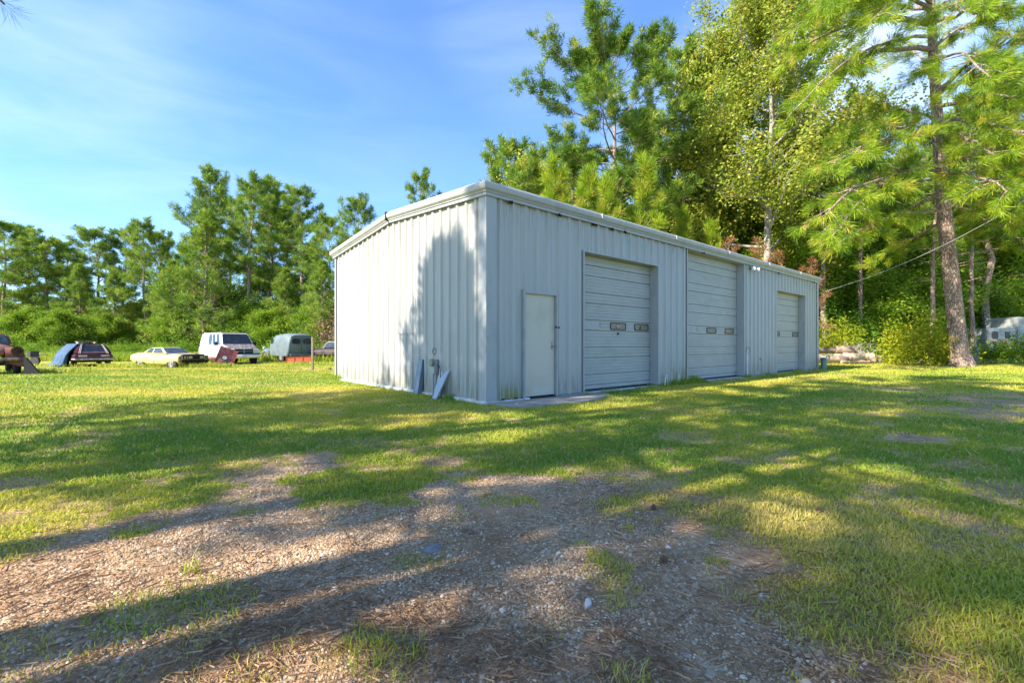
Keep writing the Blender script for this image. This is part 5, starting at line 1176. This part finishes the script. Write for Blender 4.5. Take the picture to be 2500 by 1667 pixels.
# --- grey green panel truck, tail towards the camera
P = (-.4914*32, 32.0); a = 139; hx, hy = math.cos(math.radians(a)), math.sin(math.radians(a)); rx, ry = hy, -hx
o = vehicle('panel_truck', P[0]+hx*2.4+rx*.88, P[1]+hy*2.4+ry*.88, a, 'grey green vintage panel truck with two rounded rear door windows and rusty roof', 'truck', 1.05)
rings = []
for x, zl, hw, zr in [(-2.40, .50, .80, 1.70), (-2.36, .44, .86, 1.84), (-2.0, .42, .90, 1.95), (-1.0, .42, .92, 1.98), (0, .42, .92, 1.92), (.35, .42, .90, 1.80), (.62, .42, .86, 1.45), (.72, .42, .84, 1.22)]:
    rg = []
    for y, z in [(-hw, zl), (-hw*1.01, 1.1), (-hw*.98, 1.30), (-hw*.92, zr-.30 if zr > 1.4 else zr-.05), (-hw*.78, zr-.09), (-hw*.45, zr-.01), (0, zr), (hw*.45, zr-.01), (hw*.78, zr-.09), (hw*.92, zr-.30 if zr > 1.4 else zr-.05), (hw*.98, 1.30), (hw*1.01, 1.1), (hw, zl), (0, zl)]: rg.append((x, y, z))
    rings.append(rg)
MB().loft(rings).build('body', C['panelg'], o, smooth=True, angle=55)
body_loft([(.5, .6, 1.18, .66), (1.2, .6, 1.16, .56), (1.9, .6, 1.10, .42), (2.25, .62, 1.02, .32), (2.32, .66, .94, .24)], n=16, pw=2.6).build('hood', C['panelg'], o, smooth=True)
for s in (-1, 1):
    MB().loft([[(x, s*(.62+.30*math.sin(t))+0, z) for x, z in ((1.05+.95*t-.1, .40), (1.05+.95*t-.1, .40))] for t in (0, 1)]) if 0 else None
    rings = []
    for k in range(9):
        t = k/8*math.pi; x = 1.45-.62*math.cos(t); h = .38+.52*math.sin(t)**.8; rings.append([(x, s*.50, h+.04), (x, s*.80, h+.03), (x, s*.93, h-.06), (x, s*.95, h-.20), (x, s*.90, h-.20), (x, s*.52, h-.08)])
    MB().loft(rings).build('front_fender', C['panelg'], o, smooth=True)
    MB().tube([(1.95, s*.70, .95), (2.14, s*.70, .95), (2.18, s*.70, .95)], [.10, .12, .10], 14).build('headlight', C['lamp'], o, smooth=True)
    q = [(-.02, s*.915, 1.25), (.55, s*.89, 1.25), (.42, s*.84, 1.56), (-.02, s*.86, 1.60)]
    if s > 0: q = [q[1], q[0], q[3], q[2]]
    glass(o, q, .05, .95, .05, .95, mat=C['glassd'])
for y in (-.37, .37):
    rr = []
    for k in range(16): t = 2*math.pi*k/16; c, s = math.cos(t), math.sin(t); qq = (abs(c)**4+abs(s)**4)**(-.25); rr.append((y+.25*c*qq, 1.42+.16*s*qq))
    MB().loft([[(-2.385-.0, p, z) for p, z in rr], [(-2.43, p, z) for p, z in rr]]).build('rear_window', C['glassd'], o)
    MB().loft([[(-2.39, 1.12*(p-y)+y, 1.42+1.15*(z-1.42)) for p, z in rr], [(-2.415, 1.12*(p-y)+y, 1.42+1.15*(z-1.42)) for p, z in rr]]).build('window_gasket', M['black'], o)
MB().box((-2.405, 0, 1.12), (.012, .02, 1.15)).build('door_seam', M['dark'], o); MB().box((-2.42, -.78, .95), (.03, .06, .12)).build('hinge', M['dark'], o); MB().box((-2.43, .10, 1.05), (.04, .14, .04)).build('door_handle', M['steel'], o)
MB().box((-2.46, 0, .50), (.12, 1.6, .16)).build('rear_bumper', C['panelg'], o, bevel=.02)
for rx_, ry_, rl in ((-1.6, -.62, .3), (-.9, -.66, .4), (-.2, -.62, .35), (.15, -.55, .3), (-1.2, .5, .3)): MB().box((rx_, ry_, 1.915), (rl, .16, .03), rx=.25 if ry_ < 0 else -.2, rz=.1).build('rust_patch', C['rust'], o, bevel=.01)
wheels4(o, 1.45, -1.25, .86, .36)
# --- dark old pickup behind, mostly hidden by the building
o = vehicle('old_pickup', -13.0, 33.5, 172, 'dark sunburnt vintage pickup half hidden by the building edge', 'truck', .95)
body_loft([(-2.4, .5, .95, .72), (-2.3, .4, 1.05, .85), (-.3, .4, 1.06, .88), (.6, .4, 1.06, .86), (1.5, .42, 1.02, .84), (2.15, .46, .96, .78), (2.3, .52, .86, .68)], n=20, pw=3.6).build('body', C['darkcar'], o, smooth=True)
bs = [(.75, .74, 1.03), (-.75, .76, 1.03), (-.75, -.76, 1.03), (.75, -.74, 1.03)]; rf = [(.35, .60, 1.58), (-.60, .62, 1.58), (-.60, -.62, 1.58), (.35, -.60, 1.58)]
cabin(o, C['darkcar'], bs, rf, bev=.07)
glass(o, [bs[3], bs[0], rf[0], rf[3]], .07, .93, .12, .88, name='windshield')
for s in (1, -1):
    q = [(bs[1][0], s*.76, 1.03), (bs[0][0], s*.74, 1.03), (rf[0][0], s*.60, 1.58), (rf[1][0], s*.62, 1.58)]
    if s > 0: q = [q[1], q[0], q[3], q[2]]
    glass(o, q, .12, .88, .14, .86)
    MB().tube([(2.2, s*.55, .78), (2.34, s*.55, .78)], .09, 12).build('headlight', C['lamp'], o)
MB().tube([(2.3, .8, .52), (2.42, .6, .52), (2.45, 0, .52), (2.42, -.6, .52), (2.3, -.8, .52)], .05, 8).build('front_bumper', C['chrome'], o)
wheels4(o, 1.45, -1.5, .82, .34)
# --- rusty truck cut by the left edge, nose to the right
tx0, ty0 = (30-CX)/F*18.6, 18.6
o = vehicle('rusty_truck', -21.17, 18.35, -38, 'rusty red vintage truck nose with empty headlight hole at the left edge', 'truck', .93)
body_loft([(-2.9, .75, 1.3, .8), (-.9, .72, 1.32, .86), (.0, .74, 1.30, .74), (.9, .76, 1.24, .62), (1.5, .78, 1.16, .50), (1.75, .80, 1.06, .38)], n=20, pw=2.8).build('body', C['rustp'], o, smooth=True)
for s in (-1, 1):
    rings = []
    for k in range(11):
        t = k/10*math.pi; x = 1.05-.85*math.cos(t); h = .62+.52*math.sin(t)**.7; rings.append([(x, s*.40, h+.02), (x, s*.75, h+.03), (x, s*.95, h-.06), (x, s*1.0, h-.28), (x, s*.94, h-.30), (x, s*.42, h-.14)])
    MB().loft(rings).build('front_fender', C['rustp'], o, smooth=True)
    MB().tube([(1.25, s*.74, .98), (1.78, s*.74, .99), (1.90, s*.74, .99), (1.90, s*.74, .99), (1.75, s*.74, .99)], [.10, .20, .205, .165, .15], 18).build('headlight_shell', C['rustp'], o, smooth=True)
    MB().disc((1.885, s*.74, .99), .160, .03, 18, 'x').build('headlight_hole', M['dark'], o)
bs = [(-.55, .80, 1.22), (-2.1, .82, 1.22), (-2.1, -.82, 1.22), (-.55, -.80, 1.22)]; rf = [(-.95, .66, 1.78), (-2.0, .68, 1.78), (-2.0, -.68, 1.78), (-.95, -.66, 1.78)]
cabin(o, C['rustp'], bs, rf, bev=.08)
glass(o, [bs[3], bs[0], rf[0], rf[3]], .06, .94, .12, .9, name='windshield', mat=C['glass'])
for s in (1, -1):
    q = [(bs[1][0], s*.82, 1.22), (bs[0][0], s*.80, 1.22), (rf[0][0], s*.66, 1.78), (rf[1][0], s*.68, 1.78)]
    if s > 0: q = [q[1], q[0], q[3], q[2]]
    glass(o, q, .1, .9, .14, .86)
MB().tube([(1.6, .95, .66), (1.98, .8, .66), (2.02, 0, .66), (1.98, -.8, .66), (1.6, -.95, .66)], .06, 8).build('front_bumper', paint('mossy_chrome', (.35, .34, .22), (.16, .13, .09), rough=.5, metal=.4), o, smooth=True)
mb = MB(); mb.box((.3, -.45, .48), (3.6, .08, .12)); mb.box((.3, .45, .48), (3.6, .08, .12)); mb.box((1.3, 0, .45), (.12, 1.5, .12)); mb.tube([(.6, -.9, .2), (1.35, -.95, .62)], .02, 6); mb.build('chassis', M['dark'], o)
wheels4(o, 1.05, -2.2, .86, .36)
x, y = (66-CX)/F*17.6, 17.6
mb = MB(); mb.prism([(0, 0), (.50, 0), (.06, .66), (0, .66)], (-.05, .05))
pl = mb.build('black_panel', M['black'], bevel=.006, loc=(x-.1, y, zg(x, y)), rz=math.radians(20)); tag(pl, 'black sloping sheet standing against the nose of the rusty truck', 'panel')
# --- tow bar like frame in the field
x, y = (64-CX)/F*27, 27.0
fr = empty('trailer_frame', (x, y, zg(x, y))); tag(fr, 'low dark trailer frame with an upright block in the long grass behind the rusty truck', 'trailer')
MB().box((-.3, 0, .62), (1.5, .06, .06)).box((-.3, .8, .62), (1.5, .06, .06)).box((-1.0, .4, .62), (.06, .8, .06)).build('frame', C['darkcar'], fr)
MB().box((.42, 0, .68), (.22, .5, .34)).build('end_block', C['darkcar'], fr, bevel=.02)
for s in (0, .8): MB().disc((-.3, s, .26), .26, .14).build('wheel', C['tyre'], fr)
# --- loose body parts in front of the van
def gpz(px, py): return gp(px, py)
x, y = (549-CX)/F*26.5, 26.5; mb = MB(); mb.box((0, 0, .47), (.80, .06, .94)); mb.box((0, -.035, .47), (.03, .03, .9)); 
for s in (-1, 1): mb.box((s*.385, -.045, .47), (.03, .05, .94))
pn = mb.build('truck_door', C['redpart'], bevel=.012); pn.location = (x-.1, y, zg(x, y)+.10); pn.rotation_euler = (-.38, .36, .60); pn.scale = (1.2, 1, 1.12); tag(pn, 'faded red truck door leaning on the corner of the white van', 'door')
MB().tube([(-.05, -.06, .35), (-.05, -.05, .35)], [.10, .10], 14).build('white_emblem', M['whitep'], pn)
x, y = (517-CX)/F*26.6, 26.6; rings = []
for k in range(12):
    t = k/11*math.pi; c, s = math.cos(t), math.sin(t)
    rings.append([(-.48*c, -.22, .48*s), (-.52*c, 0, .53*s), (-.46*c, .20, .46*s), (-.42*c, .20, .42*s), (-.47*c, 0, .48*s), (-.44*c, -.22, .44*s)])
fd = MB().loft(rings, cap=True).build('fender', C['rust'], smooth=True); fd.location = (x, y-.05, zg(x, y)); fd.rotation_euler = (.15, -.12, .35); tag(fd, 'rusty curved wheel fender lying in front of the white van', 'fender')
x, y = (536-CX)/F*26.4, 26.4; mb = MB().prism([(-.45, 0), (.35, 0), (.42, .30), (.1, .52), (-.25, .38)], (-.03, .03)); mb.box((.1, -.05, .2), (.5, .03, .04), ry=.4)
fd = mb.build('fender', C['rustp'], bevel=.01); fd.location = (x, y-.2, zg(x, y)); fd.rotation_euler = (-.5, 0, .5); tag(fd, 'flat bent rust brown fender piece between the curved fender and the red door', 'fender')
x, y = (553-CX)/F*26.0, 26.0; mb = MB().prism([(-.35, 0), (.30, 0), (.26, .25), (-.1, .34)], (-.12, .12)); fd = mb.build('fender', C['darkcar'], bevel=.03); fd.location = (x, y-.1, zg(x, y)); fd.rotation_euler = (-.1, 0, .6); tag(fd, 'short dark fender end lying under the red door', 'fender')
x, y = gpz(535, 889); mb = MB().box((0, 0, .75), (.07, .05, 1.5)).box((.03, 0, 1.25), (.05, .05, .4), ry=.3); ps = mb.build('iron_bar', C['rust'], bevel=.006); ps.location = (x-.1, y+.6, zg(x, y)); ps.rotation_euler = (-.12, .12, 0); tag(ps, 'upright rusty iron bar leaning on the side of the white van', 'bar')
# --- orange tailgate behind the panel truck
xa, ya = (704-CX)/F*31.2, 31.2; mb = MB(); mb.box((0, 0, .20), (1.55, .07, .42)); mb.box((0, -.04, .39), (1.55, .05, .04)); mb.box((0, -.04, .03), (1.55, .05, .04))
for s in (-.76, -.26, .26, .76): mb.box((s, -.042, .21), (.035, .05, .40))
tg = mb.build('tailgate', C['orange'], bevel=.008); tg.location = (xa+.74, ya-.1, zg(xa, ya)+.02); tg.rotation_euler = (-.35, -.03, .30); tag(tg, 'orange red pickup tailgate lying against the rear of the grey panel truck', 'tailgate')
xa, ya = gpz(748, 883); mb = MB().box((0, 0, .07), (.62, .3, .13)); mb.tube([(-.3, -.1, .15), (0, -.1, .2), (.3, -.1, .15)], .03, 6); bl = mb.build('concrete_block', M['concrete'], bevel=.02, loc=(xa, ya, zg(xa, ya))); tag(bl, 'pale block lying on the grass under the orange tailgate', 'block')
xa, ya = gpz(805, 903); rock('dark_lump', 0, 0, .13, M['black'], 'dark lump of debris in the grass just left of the building', 'debris', .8, loc=(xa, ya))
# ------------------------------------------------------------------ right hand background
logm = paint('log_bark', (.36, .27, .20), (.20, .14, .10), scale=5, rough=.9, bump=.6, stretch=(1, 1, 1)); endm = paint('log_end', (.55, .42, .28), (.40, .28, .18), scale=8, rough=.9); splitm = paint('bare_log_wood', (.60, .48, .34), (.40, .29, .20), scale=4, rough=.9)
def log(px, py, d, L, r, az, mat, lb, z=None):
    x = (px-CX)/F*d; zz = r if z is None else z; c, s = math.cos(az), math.sin(az)
    g = empty('log', (x, d, 0)); tag(g, lb, 'log'); n = 9
    P = [Vector((c*L*(k/n-.5), s*L*(k/n-.5), zz+.02*math.sin(k*2.1))) for k in range(n+1)]
    MB().tube(P, [r*(1+.07*math.sin(k*1.9+px)) for k in range(n+1)], 12).build('bark', mat, g, smooth=True, angle=60)
    e = Vector((c, s, 0))
    for q, sg in ((P[0], -1), (P[-1], 1)): MB().tube([q+e*sg*.001, q+e*sg*.012], r*.93, 12).build('cut_end', endm, g)
log(2010, 0, 26.6, 3.4, .27, .12, splitm, 'pale barkless log at the bottom of the pile beside the building', .26)
log(2023, 0, 27.2, 3.2, .17, .05, logm, 'long dark log lying on top of the pale log beside the building', .74)
log(2062, 0, 26.9, .9, .24, -.3, logm, 'short thick log end up on the pile, its cut face turned right', .76)
log(2060, 0, 26.6, .9, .20, -.1, logm, 'rounded log tucked under the short thick one', .24)
log(2095, 0, 26.6, 1.5, .24, -.25, splitm, 'peeled log in the middle of the pile with a rough end', .36)
log(2088, 0, 25.9, 1.6, .09, .05, logm, 'thin reddish branch log on the grass in front of the pile', .1)
log(2122, 0, 26.4, .7, .20, -.9, logm, 'stubby log at the right end of the pile pointing at the camera', .22)
log(2140, 0, 27.4, 2.0, .10, .1, logm, 'thin log trailing off behind the right end of the pile', .35)
log(2075, 0, 27.3, 1.6, .15, .35, splitm, 'split log slanting behind the peeled one', .50)
for px, d, s_, m, lb in [(2100, 28.3, .75, M['palestone'], 'largest pale grey boulder behind the log pile'), (2158, 27.9, .38, M['bluestone'], 'grey rock at the right end of the log pile'), (2128, 28.8, .5, M['bluestone'], 'blue grey boulder right of the largest one, half under leaves')]:
    rock('boulder', 0, 0, s_, m, lb, 'rock', .95, loc=((px-CX)/F*d, d))
T = Tree(8)
for k in range(60):
    x = (2095-CX)/F*27.7+T.r.uniform(-.9, .9); p = np.array([x, 27.7+T.r.uniform(-.3, .3), .3+T.r.random()*.6]); d_ = unit(T.r.standard_normal(3)+np.array([0, 0, .6])); q = p+d_*.4; T.line([p, q, q+unit(d_+T.r.standard_normal(3)*.7)*.35], [.02, .014, .006], 4)
bp2 = T.wood('brush_pile', M['barkg'], None); tag(bp2, 'tangle of bare grey twigs in front of the pale boulder', 'brush')
# camper at the right edge
d = 33.0; cxm = (2418-CX)/F*d
o = vehicle('camper', cxm+.25, d+.2, 0, 'white camper trailer with a brown stripe among the trees at the right edge', 'camper')
cw = paint('camper_shaded_white', (.34, .36, .35), (.24, .25, .23), scale=3, rough=.5)  # white paint darkened in its colour to stand for shade on the camper
MB().loft([[(-.2, 0, .62), (1.75, -.1, .62), (1.75, 2.1, .62), (-.2, 2.2, .62)], [(-.2, 0, 1.55), (1.75, -.1, 1.55), (1.75, 2.1, 1.55), (-.2, 2.2, 1.55)], [(-.1, 0, 2.3), (1.75, -.1, 2.35), (1.75, 2.1, 2.35), (-.1, 2.2, 2.3)]]).build('front_cap', cw, o, bevel=.06)
MB().box((4.3, 1.0, 1.85), (5.1, 2.3, 2.5)).build('body', cw, o, bevel=.06)
mb = MB(); mb.box((.78, -.066, 1.30), (1.9, .02, .14)); mb.build('stripe', paint('brown_stripe', (.38, .17, .10), (.3, .14, .09)), o)
MB().box((4.3, -.158, 1.28), (5.0, .01, .12)).build('stripe', C['rust'], o)
for x0 in (.25, 1.15): MB().box((x0, -.062, 1.78), (.40, .03, .52)).build('window', C['glassd'], o, bevel=.01)
MB().box((3.2, -.158, 1.9), (.8, .02, .6)).build('window', C['glassd'], o, bevel=.01)
mb = MB(); mb.box((.3, .3, .40), (.08, .08, .44)); mb.box((1.0, .3, .34), (.10, .10, .6)); mb.box((1.3, .35, .34), (.16, .16, .6)); mb.box((2.2, .6, .45), (1.6, .1, .2)); mb.build('jack_legs', M['dark'], o)
for x0 in (4.2, 5.1): MB().disc((x0, -.1, .33), .33, .2).build('wheel', C['tyre'], o)
MB().box((.9, -.4, .05), (1.3, .5, .06)).build('step', M['whitep'], o)
# thin post with a dark sleeve
x, y = (2381-CX)/F*29, 29.0; pz_ = empty('yard_post', (x, y, 0)); tag(pz_, 'thin brown post with a dark blue sleeve standing right of the big pine trunk', 'post')
MB().box((0, 0, .95), (.08, .08, 1.9)).build('post', C['oldwood'], pz_); MB().tube([(0, 0, 0), (0, 0, .3), (0, 0, .85), (0, 0, .95)], [.14, .17, .13, .06], 10).build('sleeve', paint('navy_cloth', (.04, .06, .10), (.08, .09, .12)), pz_, smooth=True)
# a few more shrubs and stray leaves already belong to the weeds
for ob in bpy.data.objects:
    if ob.type == 'MESH' and ob.parent is None and ob.get('kind') is None and ob.get('label') is None: print('UNTAGGED', ob.name)
